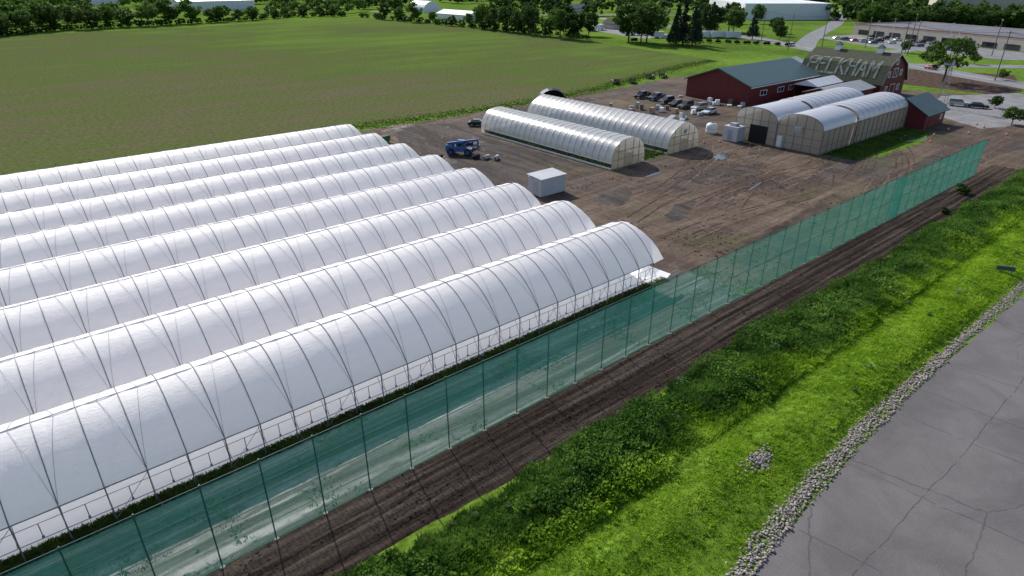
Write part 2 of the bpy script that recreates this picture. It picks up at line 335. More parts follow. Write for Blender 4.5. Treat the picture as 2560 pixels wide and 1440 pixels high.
# tyre tracks in the yard
def tracks(name,n,x0,x1,y0,y1,mat,seed,zb,ln=(15,45),heads=(-.05,.22)):
    rs=random.Random(seed);b=B()
    for i in range(n):
        x,y=rs.uniform(x0,x1),rs.uniform(y0,y1);h=rs.uniform(*heads);cv=rs.uniform(-.014,.014);L=rs.uniform(*ln);st=1.0;z=zb+i*.0002
        P=[]
        for k in range(int(L/st)):
            P.append((x,y,h));x+=math.cos(h)*st;y+=math.sin(h)*st;h+=cv*st;cv+=rs.uniform(-.004,.004)
        for off_ in (-.95,.95):
            vs=[];fs=[]
            for k,(px_,py_,hh) in enumerate(P):
                w=(.10+.09*rs.random())*min(1,k/6,(len(P)-1-k)/6) ;nx,ny=-math.sin(hh),math.cos(hh);jt=rs.uniform(-.06,.06)
                for q in (off_-w+jt,off_+w+jt): vs.append((px_+nx*q,py_+ny*q,z))
                if k and rs.random()<.72: fs.append((2*k-2,2*k,2*k+1,2*k-1))
            keep=[f for f in fs if all(54.5<vs[j][0]<205 and 30.2<vs[j][1]<124 for j in f) and not any((80<vs[j][0]<106.5 and 70<vs[j][1]<111) or (117<vs[j][0]<156 and vs[j][1]>52) or(60<vs[j][0]<67 and 66<vs[j][1]<70.5) for j in f)]
            b.add(vs,keep)
    me=b.mesh(name,mat);obj(name,me,kind="structure")
tracks("tyre_tracks",30,56,125,32,66,M['track'],3,.0205,(15,45),(-.15,.4));tracks("dry_tyre_tracks",14,56,125,32,66,M['tracklight'],5,.0335,(15,45),(-.15,.4))
tracks("tyre_tracks",12,57,78,70,112,M['track'],13,.0415,(10,30),(1.0,1.8));tracks("dry_tyre_tracks",8,57,115,68,118,M['tracklight'],15,.047,(10,30),(.6,1.8))
# streets
def ribbon(name,pts,w,z,mat,kind="structure"):
    P=[Vector(p) for p in pts];Q=[]
    for i in range(len(P)-1):
        p0=P[max(i-1,0)];p1=P[i];p2=P[i+1];p3=P[min(i+2,len(P)-1)]
        for j in range(8):
            t=j/8;Q.append(.5*((2*p1)+(p2-p0)*t+(2*p0-5*p1+4*p2-p3)*t*t+(3*p1-p0-3*p2+p3)*t**3))
    Q.append(P[-1]);vs=[];fs=[]
    for i,q in enumerate(Q):
        d=(Q[min(i+1,len(Q)-1)]-Q[max(i-1,0)]).normalized();n=Vector((-d.y,d.x))
        vs+=[(q.x-n.x*w/2,q.y-n.y*w/2,z),(q.x+n.x*w/2,q.y+n.y*w/2,z)]
        if i: fs.append((2*i-2,2*i,2*i+1,2*i-1))
    b=B();b.add(vs,fs);me=b.mesh(name,mat)
    if me.polygons[0].normal.z<0: me.flip_normals()
    return obj(name,me,kind=kind)
road=[(385,360),(362,283),(323,192),(298,150),(280,122),(266,91),(247,58),(228,25),(200,-20)]
ribbon("main_street",road,12,.030,M['street'])
def off(pts,d):
    r=[]
    for i,p in enumerate(pts):
        a=Vector(pts[max(i-1,0)]);b=Vector(pts[min(i+1,len(pts)-1)]);t=(b-a).normalized();r.append((p[0]-t.y*d,p[1]+t.x*d))
    return r
for d in (-.25,.25): ribbon("centre_line_marking",off(road,d),.18,.034,M['paint'])
ribbon("side_street",[(298,150),(330,165),(380,185),(460,214),(620,280),(900,380)],9,.026,M['street'])
ribbon("side_street",[(268,95),(292,70),(330,30)],9,.026,M['street'])
ribbon("lot_driveway",[(281,122),(305,118),(335,115)],8,.038,M['street'])
ribbon("farm_driveway",[(250,62),(236,47),(215,44)],7,.042,M['lot'])
ribbon("far_street",[(300,560),(350,460),(420,380),(520,330),(700,300),(1000,330)],9,.02,M['street'])
sheet("store_parking_lot",[(326,132),(352,172),(386,168),(352,83),(330,60),(314,78),(322,104)],.018,M['lot'],.5)
sheet("west_gravel_lot",[(276,228),(300,290),(320,286),(322,262),(300,214)],.014,M['lot'],1.)
RE=([-30,20,26,30,42,53,78,150,260],[9.4,9.8,10.1,10.55,11.2,11.45,11.0,11.0,8.])
def redge(x): return np.interp(x,RE[0],RE[1])
sheet("asphalt_road",list(zip(RE[0],RE[1]))+[(260,-60),(-30,-60)],.010,M['asphalt'],.16,.6)
sb=B();rs=random.Random(2)
for (p,q,zz_) in (((22,6.6),(95,5.9),.0145),((39,11),(41.5,-8),.0151),((47.5,11),(49,-8),.0154),((58,11),(60,-8),.0157),((70,11),(73,-8),.016),((86,10.6),(90,-8),.0163),((31,10.2),(33,-5),.0166)):
    P=Vector(p);Q=Vector(q);d=(Q-P);n_=int(d.length/.35);d.normalize();nn=Vector((-d.y,d.x));vs=[];fs=[];o_=0
    for i in range(n_+1):
        o_=o_*.93+rs.uniform(-.05,.05);c_=P+(Q-P)*(i/n_)+nn*o_;w=.008+.018*rs.random()
        vs+=[(c_.x-nn.x*w,c_.y-nn.y*w,zz_),(c_.x+nn.x*w,c_.y+nn.y*w,zz_)]
        if i and rs.random()<.88: fs.append((2*i-2,2*i,2*i+1,2*i-1))
    sb.add(vs,fs)
obj("road_seams",sb.mesh("road_seams",M['seam']),kind="structure")
def grid(name,x0,x1,y0,y1,dx,dy,zf,mat,smooth=True,**p):
    xs=np.arange(x0,x1+dx*.5,dx);ys=np.arange(y0,y1+dy*.5,dy);X,Y=np.meshgrid(xs,ys,indexing='ij');Z=zf(X,Y)
    V=np.stack([X.ravel(),Y.ravel(),Z.ravel()],1);nx,ny=len(xs),len(ys);I=np.arange(nx*ny).reshape(nx,ny)
    F=np.stack([I[:-1,:-1].ravel(),I[1:,:-1].ravel(),I[1:,1:].ravel(),I[:-1,1:].ravel()],1)
    return obj(name,arr_mesh(name,V,F,mat,smooth),**p)
def zsoil(X,Y):
    w=.06+.10*fbm(X*.8,Y*1.5,4)
    for c,wd in ((25.6,.28),(27.3,.28),(26.4,.22),(28.3,.25)):
        yy=Y-c-.5*(vn(X*.05,X*0+c)-.5)*2
        w=w-.08*np.exp(-(yy/wd)**2)*(.75+.25*np.sin(X*9+c*7))+.035*np.exp(-((np.abs(yy)-wd*1.7)/.15)**2)
    e=np.clip((29.75-Y)/.35,0,1);return .022+np.maximum(w,0)*e
grid("soil_strip",-18,134,23.4,29.75,.22,.16,zsoil,M['soil'],kind="structure")
def zverge(X,Y):
    Y0=Y+1.1*(vn(X*.06,X*0)-.5)*2
    bank=.65*np.exp(-((Y0-21.)/2.0)**2)+.55*np.exp(-((Y0-14.8)/1.8)**2)
    b=.35*fbm(X*.25,Y*.3,4)+bank
    e=np.clip((Y-redge(X)-.9)/1.3,0,1)*np.clip((24.9+.5*(vn(X*.2,X*0+9)-.5)-Y)/1.0,0,1)
    e2=np.clip((150-X)/10,0,1)
    return .03+b*e*e2-.03*(1-e)*1.2
grid("verge_bank",-18,150,9.8,24.8,.5,.3,zverge,M['verge_soil'],kind="structure")
def blades(name,X,Y,Z,H,W,k,mat,lean=.5):
    n=len(X);ang=RNG.random((n,k))*6.283;an2=RNG.random((n,k))*6.283;l=RNG.random((n,k))*lean
    H=H+0*X;W=W+0*X
    h=H[:,None]*(.6+.6*RNG.random((n,k)));w=W[:,None]*(.6+.8*RNG.random((n,k)))
    ox=X[:,None]+(RNG.random((n,k))-.5)*(H[:,None]*.8+.15);oy=Y[:,None]+(RNG.random((n,k))-.5)*(H[:,None]*.8+.15);oz=np.repeat(Z[:,None],k,1)
    cx,cy=np.cos(ang)*w/2,np.sin(ang)*w/2
    p0=np.stack([ox-cx,oy-cy,oz],-1);p1=np.stack([ox+cx,oy+cy,oz],-1)
    p2=np.stack([ox+np.cos(an2)*l*h,oy+np.sin(an2)*l*h,oz+h],-1)
    V=np.stack([p0,p1,p2],2).reshape(-1,3);F=np.arange(len(V)).reshape(-1,3)
    return arr_mesh(name,V,F,mat)
def scatter(n,x0,x1,y0,y1,pw=1.6):
    X=x0+(x1-x0)*RNG.random(n)**pw;Y=y0+(y1-y0)*RNG.random(n);return X,Y
X,Y=scatter(84000,-2,146,10.6,24.5)
edge=24.2+1.8*(fbm(X*.35,X*0+3)-.5)*2;ry=redge(X)
d=fbm(X*.5,Y*.5,3);k=(Y<edge)&(RNG.random(len(X))<.35+d)&(Y>ry+.35)&((Y>ry+1.35+.7*(vn(X*.5,X*0+4)-.5))|(RNG.random(len(X))<.22))&~((((X-34)/1.1)**2+((Y-14.7)/.6)**2)<1)
X,Y,d=X[k],Y[k],d[k]
Z=zverge(X,Y)-.03;far=1+X/110.
H=(.08+.36*d*(Y>18.3)+.07*d)*far
obj("verge_grass",blades("verge_grass",X,Y,Z,H,.055*far*(1.+.6*(Y>18.3)),7,M['verge'],1.3),kind="stuff")
def leafcloud(P,R,n,size,flat=1.):
    m=len(P);u=RNG.normal(size=(m,n,3));u/=np.linalg.norm(u,axis=2,keepdims=True);r=RNG.random((m,n,1))**.4
    C=P[:,None,:]+u*r*R[:,None,None]*np.array([1,1,flat]);C=C.reshape(-1,3)
    a=RNG.normal(size=(len(C),3));a/=np.linalg.norm(a,axis=1,keepdims=True);b=RNG.normal(size=(len(C),3));b-=a*(a*b).sum(1,keepdims=True);b/=np.linalg.norm(b,axis=1,keepdims=True)
    s=size*(.6+.8*RNG.random((len(C),1)));a*=s/2;b*=s/2*.7
    V=np.stack([C-a-b,C+a-b,C+a+b,C-a+b],1).reshape(-1,3);F=np.arange(len(V)).reshape(-1,4);return V,F
X,Y=scatter(3400,0,142,18.2,24.8,1.4);d=fbm(X*.22+5,Y*.3,3);k=(d>.40)&(Y<24.4+1.8*(d-.5));X,Y,d=X[k],Y[k],d[k]
R=(.22+1.5*(d-.4)+.3*RNG.random(len(X))**2);P=np.stack([X,Y,zverge(X,Y)+R*.45],1)
V,F=leafcloud(P,R*1.15,64,.14,.9);V[:,2]=np.maximum(V[:,2],.03)
obj("bushy_weeds",arr_mesh("bushy_weeds",V,F,M['verge']),kind="stuff")
X,Y=scatter(200,2,140,14.,24.0,1.3);k=fbm(X*.15+9,Y*.3)>.5;X,Y=X[k],Y[k];R=.25+.4*RNG.random(len(X))**2;P=np.stack([X,Y,zverge(X,Y)+R*.5],1);V,F=leafcloud(P,R,70,.12,1.);V[:,2]=np.maximum(V[:,2],.03)
obj("pale_weeds",arr_mesh("pale_weeds",V,F,M['paleweed']),kind="stuff")
X,Y=scatter(300,0,140,12.9,17.4,1.3);R=.10+.2*RNG.random(len(X))**2;P=np.stack([X,Y,zverge(X,Y)+R*.3],1);V,F=leafcloud(P,R,36,.09,.8);V[:,2]=np.maximum(V[:,2],.03)
obj("low_weeds",arr_mesh("low_weeds",V,F,M['verge']),kind="stuff")
X,Y=scatter(9000,-10,53,36.9,38.0,1.3);obj("fabric_edge_grass",blades("fabric_edge_grass",X,Y,X*0+.02,.18,.09,4,M['edgegrass'],1.),kind="stuff")
X,Y=scatter(7000,-12,60,29.8,37,1.);k=fbm(X*.4,Y*.6)>.62;X,Y=X[k],Y[k];obj("alley_weeds",blades("alley_weeds",X,Y,X*0+.02,.10,.07,4,M['edgegrass'],1.),kind="stuff")
X,Y=scatter(11000,-60,225,126,150,1.);yc=np.interp(X,[-60,62,104,140,171,200,226],[129,129,127.,130,138.5,145.5,149]);Y=yc+RNG.normal(size=len(X))*2.0;obj("field_edge_grass",blades("field_edge_grass",X,Y,X*0+.01,.18,.18,3,M['edgegrass'],1.6),kind="stuff")
# riprap stones
ph=(1+5**.5)/2
iv=np.array([(-1,ph,0),(1,ph,0),(-1,-ph,0),(1,-ph,0),(0,-1,ph),(0,1,ph),(0,-1,-ph),(0,1,-ph),(ph,0,-1),(ph,0,1),(-ph,0,-1),(-ph,0,1)],float);iv/=np.linalg.norm(iv[0])
iff=np.array([(0,11,5),(0,5,1),(0,1,7),(0,7,10),(0,10,11),(1,5,9),(5,11,4),(11,10,2),(10,7,6),(7,1,8),(3,9,4),(3,4,2),(3,2,6),(3,6,8),(3,8,9),(4,9,5),(2,4,11),(6,2,10),(8,6,7),(9,8,1)])
def stones(X,Y,Z,S):
    n=len(X);v=iv[None]*(.75+.5*RNG.random((n,12,1)));sc=np.stack([S*(.8+.6*RNG.random(n)),S*(.7+.4*RNG.random(n)),S*(.5+.35*RNG.random(n))],1)[:,None,:]
    v=v*sc;a=RNG.random(n)*6.283;c,s=np.cos(a)[:,None],np.sin(a)[:,None];v=np.stack([v[...,0]*c-v[...,1]*s,v[...,0]*s+v[...,1]*c,v[...,2]],-1)
    v+=np.stack([X,Y,Z],1)[:,None,:];F=(iff[None]+12*np.arange(n)[:,None,None]).reshape(-1,3);return v.reshape(-1,3),F
X=-4+150*RNG.random(12500)**1.5;wd=.8+.8*(fbm(X*.3,X*0+2)-.5)*2;Y=redge(X)+.68+.3*(fbm(X*.15,X*0+7)-.5)*2+RNG.normal(size=len(X))*.42*wd;Y=np.maximum(Y,redge(X)-.10+.3*RNG.random(len(X))**1.);V,F=stones(X,Y,.03+.08*RNG.random(len(X)),.045+.07*RNG.random(len(X))**2)
obj("stone_border",arr_mesh("stone_border",V,F,M['stone']),kind="stuff")
def on_verge(n,cx,cy,sx,sy): 
    X=cx+RNG.normal(size=n)*sx;Y=cy+RNG.normal(size=n)*sy;return stones(X,Y,zverge(X,Y)+.02+.04*RNG.random(n),.06+.06*RNG.random(n))
V1,F1=on_verge(150,34,14.7,.7,.38);V2,F2=on_verge(90,33.5,21.4,1.,.3)
obj("loose_stones",arr_mesh("loose_stones",np.vstack([V1,V2]),np.vstack([F1,F2+len(V1)]),M['stone']),kind="stuff")
X,Y=scatter(6000,-6,134,24.2,29.7,1.4);k=fbm(X*.4,Y*.9)>.48;X,Y=X[k],Y[k];V,F=stones(X,Y,zsoil(X,Y)+.01,.03+.06*RNG.random(len(X))**2)
obj("soil_clods",arr_mesh("soil_clods",V,F,M['soil']),kind="stuff")
X=60+90*RNG.random(5200);Y=31+37*RNG.random(5200);k=fbm(X*.12,Y*.12)>.5;X,Y=X[k],Y[k];V,F=stones(X,Y,X*0+.03,.05+.14*RNG.random(len(X))**3)
obj("yard_clods",arr_mesh("yard_clods",V,F,M['yard']),kind="stuff")
def zrow(X,Y):
    c=39+1.5*np.sin(X*.07);return np.maximum(0,.55*np.exp(-((Y-c)/1.0)**2)*fbm(X*.5,Y*.7,4)*np.clip((X-64)/6,0,1)*np.clip((104-X)/8,0,1)-.05)+.0145-.01*(np.abs(Y-c)>2.6)
grid("earth_windrow",64,106,34.5,43.5,.4,.25,lambda X,Y:zrow(X,Y),M['yard'],kind="structure")
def blob(name,cx,cy,rx,ry,z,mat,rot=0):
    pts=[]
    for i in range(60):
        t=i/60*6.283;r=.45+1.1*float(fbm(math.cos(t)*2.2+cx,math.sin(t)*2.2+cy));x=math.cos(t)*rx*r;y=math.sin(t)*ry*r
        pts.append((cx+x*math.cos(rot)-y*math.sin(rot),cy+x*math.sin(rot)+y*math.cos(rot)))
    return sheet(name,pts,z,mat)
blob("puddle",103,63.5,2.8,1.0,.052,M['puddle'],.3);blob("puddle",91,49.5,3,.18,.052,M['puddle'],.2);blob("puddle",84,64,2.2,.4,.052,M['puddle'],.1)
blob("puddle",76,96,4,.3,.052,M['puddle'],-1.1);blob("puddle",185,122,4,1.4,.026,M['puddle'],.4)
# darker damp stains around the yard
for (cx_,cy_,rx_,ry_,ro_,i_) in ((86,58,7,2.2,.2,0),(98,56,6,1.6,.1,1),(70,60,5,2,.4,2),(112,60,5,1.5,-.3,3),(108,46,9,1.3,.1,4),(72,50,5,1.3,.3,5),(130,38,8,1.5,.05,6)):
    blob("damp_stain",cx_,cy_,rx_,ry_,.0162+.0004*i_,M['wet'],ro_)
# ------------------------------------------------------------------ high tunnels
ZS,ZA,HW=2.6,5.75,4.65
def prof(th): # th 0..pi : pointed parabola-like bow
    u=1-2*th/math.pi;u=math.copysign(abs(u)**.9,u);return (HW*u,ZS+(ZA-ZS)*(1-abs(u)**1.95)+.06*max(0,1-abs(u)*9))
NP=28;A0,A1,BAY=-14.4,51.9,2.32
hoopx=[A0+BAY*i for i in range(int((A1-A0)/BAY)+1)]
hb=B();hb.tube([(0,)+prof(math.pi*i/NP) for i in range(NP+1)],.036,5);hoop_me=hb.mesh("hoop",M['hoop'])
for k in range(8):
    cy=42.0+9.35*k
    T=thing("high_tunnel","long white plastic-covered arched crop tunnel with dark hoops" if k else "long white plastic crop tunnel with open side rails and legs","greenhouse",(0,cy,0),0,"row of white crop tunnels")
    vs=[];fs=[];xs=[]
    for x in hoopx[:-1]: xs+=[x+BAY*t for t in (0,.17,.33,.5,.67,.83)]
    xs.append(hoopx[-1]);xs+=[hoopx[-1]+.4,hoopx[-1]+.9]
    ph_=[random.random()*6 for _ in range(200)]
    for i,x in enumerate(xs):
        t=((x-A0)/BAY)%1.0;sag=.03*math.sin(math.pi*t);bi=int((x-A0)/BAY+1e-6)
        over=max(0,x-hoopx[-1])
        for j in range(NP+1):
            th=math.pi*j/NP;y,z=prof(th);s_=math.sin(th)
            w=.020*math.sin(j*2.3+ph_[bi]+t*4)*math.sin(math.pi*t)+.014*random.uniform(-1,1)
            ny=y/HW*.6
            xx=x+over*.9*(abs(math.cos(th))**2)
            zz=z-sag*(.35+.65*s_)*.8+w-over*.15*s_
            yy=y-ny*sag*.5
            if j in(0,NP): zz+=-.10+.12*math.sin(math.pi*t)+.03*random.random()
            vs.append((xx,yy,zz))
        if i:
            a=(i-1)*(NP+1);b=i*(NP+1)
            fs+=[(a+j,b+j,b+j+1,a+j+1) for j in range(NP)]
    cb=B();cb.add(vs,fs);obj("plastic_cover",cb.mesh("plastic_cover",M['cover'],True),T)
    for x in hoopx: obj("hoop",hoop_me,T,(x,0,.025))
    rb=B()
    for i,x in enumerate(hoopx[:-1]):
        for s0 in (0,1):
            pts=[]
            for q in range(9):
                u=q/8
                th=(math.pi*.5*u) if s0 else (math.pi-math.pi*.5*u)
                y,z=prof(th);xx=x+BAY*(u*.5 if i%2 else .5-.5*u+.5)
                pts.append((xx,y*1.005,z+.03))
            rb.tube(pts,.016,3,cap=False)
    rb.tube([(x+.0,.0,ZA+.08-.03*(j%2)) for j,x in enumerate(np.linspace(A0,hoopx[-1],60))],.03,4,cap=False)
    obj("tie_rope",rb.mesh("tie_rope",M['rope']),T)
    near=(k==0)
    lb=B();lb.tube([(0,0,0),(0,0,ZS)],.045,6)
    if near: lb.tube([(0,0,ZS-.9),(0,-.55,ZS-1.25)],.02,4);lb.tube([(0,0,.9),(.0,.9,ZS-.1)],.02,4);lb.tube([(0,-.02,ZS),(0.1,-.75,.03)],.012,3)
    lm=lb.mesh("leg",M['steel'])
    for i,x in enumerate(hoopx):
        if near or i%2==0: obj("leg",lm,T,(x,-HW,0))
    gb=B();gb.tube([(A0,-HW,ZS),(hoopx[-1],-HW,ZS)],.04,5)
    if near:
        gb.tube([(A0,-HW-.55,ZS-1.25),(hoopx[-1],-HW-.55,ZS-1.25)],.028,5);gb.tube([(A0,-HW,ZS-.55),(hoopx[-1],-HW,ZS-.55)],.022,5)
        for x in hoopx[:-1:3]: gb.tube([(x,-HW,0.05),(x+BAY,-HW,ZS-.1)],.02,4)
    obj("side_rail",gb.mesh("side_rail",M['steel']),T)
    if near: # short drop posts hanging between the legs
        db=B();db.tube([(0,-.0,ZS-.55),(0,-.0,ZS-1.5)],.028,5);db.box(-.07,-.05,ZS-1.62,.07,.05,ZS-1.5);dm=db.mesh("drop_post",M['steel'])
        for x in hoopx[:-1]: obj("drop_post",dm,T,(x+BAY*.5,-HW,0))
    if k==7:
        lb=B();lb.tube([(0,0,0),(0,0,ZS)],.045,6);lm=lb.mesh("leg",M['steel'])
        for x in hoopx[::2]: obj("leg",lm,T,(x,HW,0))
fb=B();fb.add([(50.6,37.35,.05),(53.2,37.3,.04),(54.4,37.7,.07),(54.0,38.9,.25),(52.8,40.2,.9),(50.2,39.0,.3),(52.2,38.4,.22)],[(0,1,6),(1,2,6),(2,3,6),(3,4,6),(4,5,6),(5,0,6)])
o=obj("loose_white_sheet",fb.mesh("loose_white_sheet",M['sheet']));o["label"]="loose white plastic sheet lying at the tunnel end";o["category"]="plastic sheet"
# ------------------------------------------------------------------ windbreak fence
FZ=6.1;FB=29.6;px=[3.4+3.1*i for i in range(-5,40)]
Fn=thing("windbreak_fence","tall green netting windbreak fence on slim steel posts","fence",(0,FB,0))
vs=[];fs=[];xs=[]
for x in px[:-1]: xs+=[x+3.1*t for t in (0,.25,.5,.75)]
xs+=[px[-1]]
zz=[.08,.8,1.5,2.25,3.0,3.75,4.5,5.3,6.05]
for i,x in enumerate(xs):
    t=((x-px[0])/3.1)%1
    for j,z in enumerate(zz):
        bl=.10*math.sin(math.pi*t)*math.sin(math.pi*((z/1.5)%1))+.02*random.random()
        zt=z-(.07*math.sin(math.pi*t) if j==8 else 0)
        xx=x+(1.2*(z/6.) if i==len(xs)-1 else 0)
        vs.append((xx,-.06-bl,zt))
    if i: a=(i-1)*9;b=i*9;fs+=[(a+j,b+j,b+j+1,a+j+1) for j in range(8)]
nb=B();nb.add(vs,fs);obj("netting",nb.mesh("netting",M['net'],True),Fn)
ob=B();ob.add([(90.2,-.2,.1),(93.3,-.2,.1),(93.3,-.2,6.0),(90.2,-.2,6.0)],[(0,1,2,3)]);obj("netting_overlap",ob.mesh("netting_overlap",M['net']),Fn)
pb=B();pb.tube([(0,0,0),(0,0,FZ+.05)],.042,6);pm=pb.mesh("post",M['post'])
cb=B();cb.tube([(0,0,.0),(0,0,.09)],.2,9,.13);cm=cb.mesh("footing",M['concrete'])
for x in px:
    o=obj("post",pm,Fn,(x,0,0))
    obj("footing",cm,Fn,(x,-.05,.04),random.random()*6)
o=[c for c in Fn.children if c.name.startswith("post")][-1];o.rotation_euler=(0,.19,0)
for z,r in ((6.05,.032),(3.0,.028),(4.5,.012),(1.5,.012),(.1,.025)):
    b=B();b.tube([(px[0],0,z),(px[-1]+z/6.*1.15,0,z)],r,5);obj("rail" if r>.02 else "wire",b.mesh("rail",M['post']),Fn)
b=B();b.tube([(124.3,0,5.4),(124.3,4.2,.0)],.04,5);obj("brace",b.mesh("brace",M['post']),Fn)
# ------------------------------------------------------------------ hoop houses
def arch(w,zb,za,n,p=.8,peak=0):
    out=[]
    for i in range(n+1):
        th=math.pi*i/n;c,s=math.cos(th),math.sin(th)
        out.append((w*math.copysign(abs(c)**p,c),zb+(za-zb)*s**(.85)+peak*max(0,1-abs(c)*2.2)))
    return out
def hoophouse(x0,x1,y0,y1,za,label,peak):
    cx=(x0+x1)/2;w=(x1-x0)/2
    T=thing("hoop_house",label,"greenhouse",(cx,0,0))
    n=20;pr=arch(w,1.0,za,n,.80 if not peak else .9,peak);nb_=int((y1-y0)/1.5);sp=(y1-y0)/nb_
    vs=[];fs=[]
    rows=nb_*3+1
    for i in range(rows):
        y=y0+(y1-y0)*i/(rows-1);t=(i%3)/3;sg=1-.009*math.sin(math.pi*t)
        for x,z in pr: q=sg-.004*random.random();vs.append((x*q,y,1.0+(z-1.0)*q))
        if i: a=(i-1)*(n+1);b=i*(n+1);fs+=[(a+j,a+j+1,b+j+1,b+j) for j in range(n)]
    b=B();b.add(vs,fs);obj("plastic_cover",b.mesh("plastic_cover",M['clear'],True),T)
    hb=B();hb.tube([(pr[0][0],0,0)]+[(x,0,z+.0) for x,z in pr]+[(pr[-1][0],0,0)],.03,5);hm=hb.mesh("hoop",M['steel'])
    for i in range(nb_+1): obj("hoop",hm,T,(0,y0+sp*i,0))
    for yy,s in ((y0,-1),(y1,1)):
        e=B();e.poly([(x,yy,z) for x,z in [(pr[0][0],.05)]+pr+[(pr[-1][0],.05)]]);obj("end_wall",e.mesh("end_wall",M['endfilm']),T)
        fr=B()
        for xx in (-w*.62,-w*.25,w*.25,w*.62):
            zt=1+(za-1)*math.sqrt(max(0,1-(abs(xx)/w)**2.4))-.15;fr.box(xx-.05,yy+s*.02-.04,0,xx+.05,yy+s*.02+.04,zt)
        fr.box(-w*.97,yy+s*.05-.04,1.5,w*.97,yy+s*.05+.04,1.6);fr.box(-w*.8,yy+s*.05-.04,2.9,w*.8,yy+s*.05+.04,3.0)
        obj("end_frame",fr.mesh("end_frame",M['lumber']),T)
        dr=B();dr.box(-w*.22,yy+s*.08-.03,.05,w*.22,yy+s*.08+.03,2.3);obj("door",dr.mesh("door",M['endfilm']),T)
        if peak:
            v_=B();v_.box(-.5,yy+s*.08-.03,3.2,.5,yy+s*.08+.03,4.0);obj("vent",v_.mesh("vent",M['greymetal']),T)
    bb=B()
    for s in(-1,1): bb.box(s*w-.04,y0,.0,s*w+.04,y1,.28);bb.box(s*w-.05,y0,1.0,s*w+.05,y1,1.1)
    obj("base_board",bb.mesh("base_board",M['whitetrim']),T)
    return cx,w
for (x0,x1,y0,y1,za,lab,pk) in ((80.6,89.2,70.4,107,4.9,"low rounded plastic hoop house with plants inside",0),(96.4,105.8,70.8,110.5,4.9,"peaked plastic hoop house with wooden end wall",.5)):
    cx,w=hoophouse(x0,x1,y0,y1,za,lab,pk)
    P=[]
    for r in range(6):
        xx=cx-w*.86+r*w*1.72/5;ys=np.arange(y0+.8,y1-.6,.45);P+= [(xx+random.uniform(-.1,.1),y,.45) for y in ys]
    V,F=leafcloud(np.array(P),np.full(len(P),.5),26,.2);V[:,2]=np.maximum(V[:,2],.03);obj("crop_rows",arr_mesh("crop_rows",V,F,M['edgegrass']),kind="stuff")
sheet("grass_patch",[(89.6,71),(96,70.5),(96.2,110),(89.8,106)],.054,M['strip'],.2,1.)
X,Y=scatter(2500,89.7,96,71,108,1.);obj("weeds_between_houses",blades("weeds_between_houses",X,Y,X*0+.02,.4,.25,4,M['edgegrass'],1.),kind="stuff")
sheet("grass_patch",[(122,45.5),(140,44),(154,46),(154.5,52.3),(119,52.2),(117.5,50)],.022,M['strip'],1.2,.7)
X,Y=scatter(3500,119,154,46.5,52.2,1.);obj("greenhouse_side_grass",blades("greenhouse_side_grass",X,Y,X*0+.02,.25,.2,4,M['edgegrass'],1.),kind="stuff")
# ------------------------------------------------------------------ gutter-connected greenhouse
GH=thing("connected_greenhouse","double-bay greenhouse with milky arched roofs and tan walls","greenhouse",(117.5,52.5,0))
L=37.4;W=9.0;ze,zp=4.3,6.7
for bi in range(2):
    cy=W*(bi+.5)
    for (xa,xb,zz_) in ((0,13.2,0.),(13.9,L,.12)):
        n=18;pr=[(W/2*.985*math.cos(math.pi*i/n),ze+zz_+(zp-ze)*math.sin(math.pi*i/n)**.9) for i in range(n+1)]
        m_=int((xb-xa)/1.1);vs=[];fs=[]
        for i in range(m_*2+1):
            x=xa+(xb-xa)*i/(m_*2);sg=.012*(i%2)
            vs+=[(x,cy+y,z-sg) for y,z in pr]
            if i:a=(i-1)*(n+1);b=i*(n+1);fs+=[(a+j,b+j,b+j+1,a+j+1) for j in range(n)]
        b=B();b.add(vs,fs);obj("roof_bay",b.mesh("roof_bay",M['ghroof'],True),GH)
    hb=B();hb.tube([(0,y,z+.02) for y,z in pr],.022,4);hm=hb.mesh("roof_rib",M['steel'])
    for i in range(11): obj("roof_rib",hm,GH,(.0+13.9+i*(L-13.9)/10,cy,0))
    for x in (0,L):
        b=B();b.poly([(x,cy+W/2-.01,.05),(x,cy-W/2+.01,.05)]+[(x,cy-y,z-.12) for y,z in pr]);obj("end_wall",b.mesh("end_wall",M['panel']),GH)
    fr=B()
    for yy in (-4.4,-2.6,-.9,.9,2.6,4.4):
        zt=ze+(zp-ze)*math.sqrt(max(0,1-(yy/4.5)**2))-.1;fr.box(-.08,cy+yy-.05,0,-.02,cy+yy+.05,zt)
    for z in (1.2,2.6,ze): fr.box(-.10,cy-4.45,z-.05,-.085,cy+4.45,z+.05)
    fr.tube([(-.06,cy+y,z-.1) for y,z in pr],.06,5)
    obj("end_frame",fr.mesh("end_frame",M['steel']),GH)
b=B();b.box(-.16,7.6,.05,-.11,8.6,2.2);obj("door",b.mesh("door",M['whitetrim']),GH)
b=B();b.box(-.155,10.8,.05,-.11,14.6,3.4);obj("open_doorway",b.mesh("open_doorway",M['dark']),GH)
b=B();b.box(-.75,3.9,3.5,-.12,5.2,4.5);obj("exhaust_fan",b.mesh("exhaust_fan",M['greymetal']),GH)
for yy,nm in ((0,"side_wall"),(18,"side_wall")):
    b=B();b.box(0.02,yy-.04,.05,13.2,yy+.04,ze);b.box(13.9,yy-.04,.05,L-.02,yy+.04,ze);obj(nm,b.mesh(nm,M['panel']),GH)
fr=B()
for i in range(19): x=.1+i*(L-.2)/18;fr.box(x-.06,-.14,0,x+.06,-.05,ze+.1)
for z in (.35,1.5,ze): fr.box(0,-.19,z-.06,L,-.145,z+.06)
obj("side_frame",fr.mesh("side_frame",M['steel']),GH)
b=B();b.box(0,W-.25,ze-.15,L,W+.25,ze+.02);b.box(13.2,0,ze,13.88,18,ze+.3);obj("gutter",b.mesh("gutter",M['greymetal']),GH)
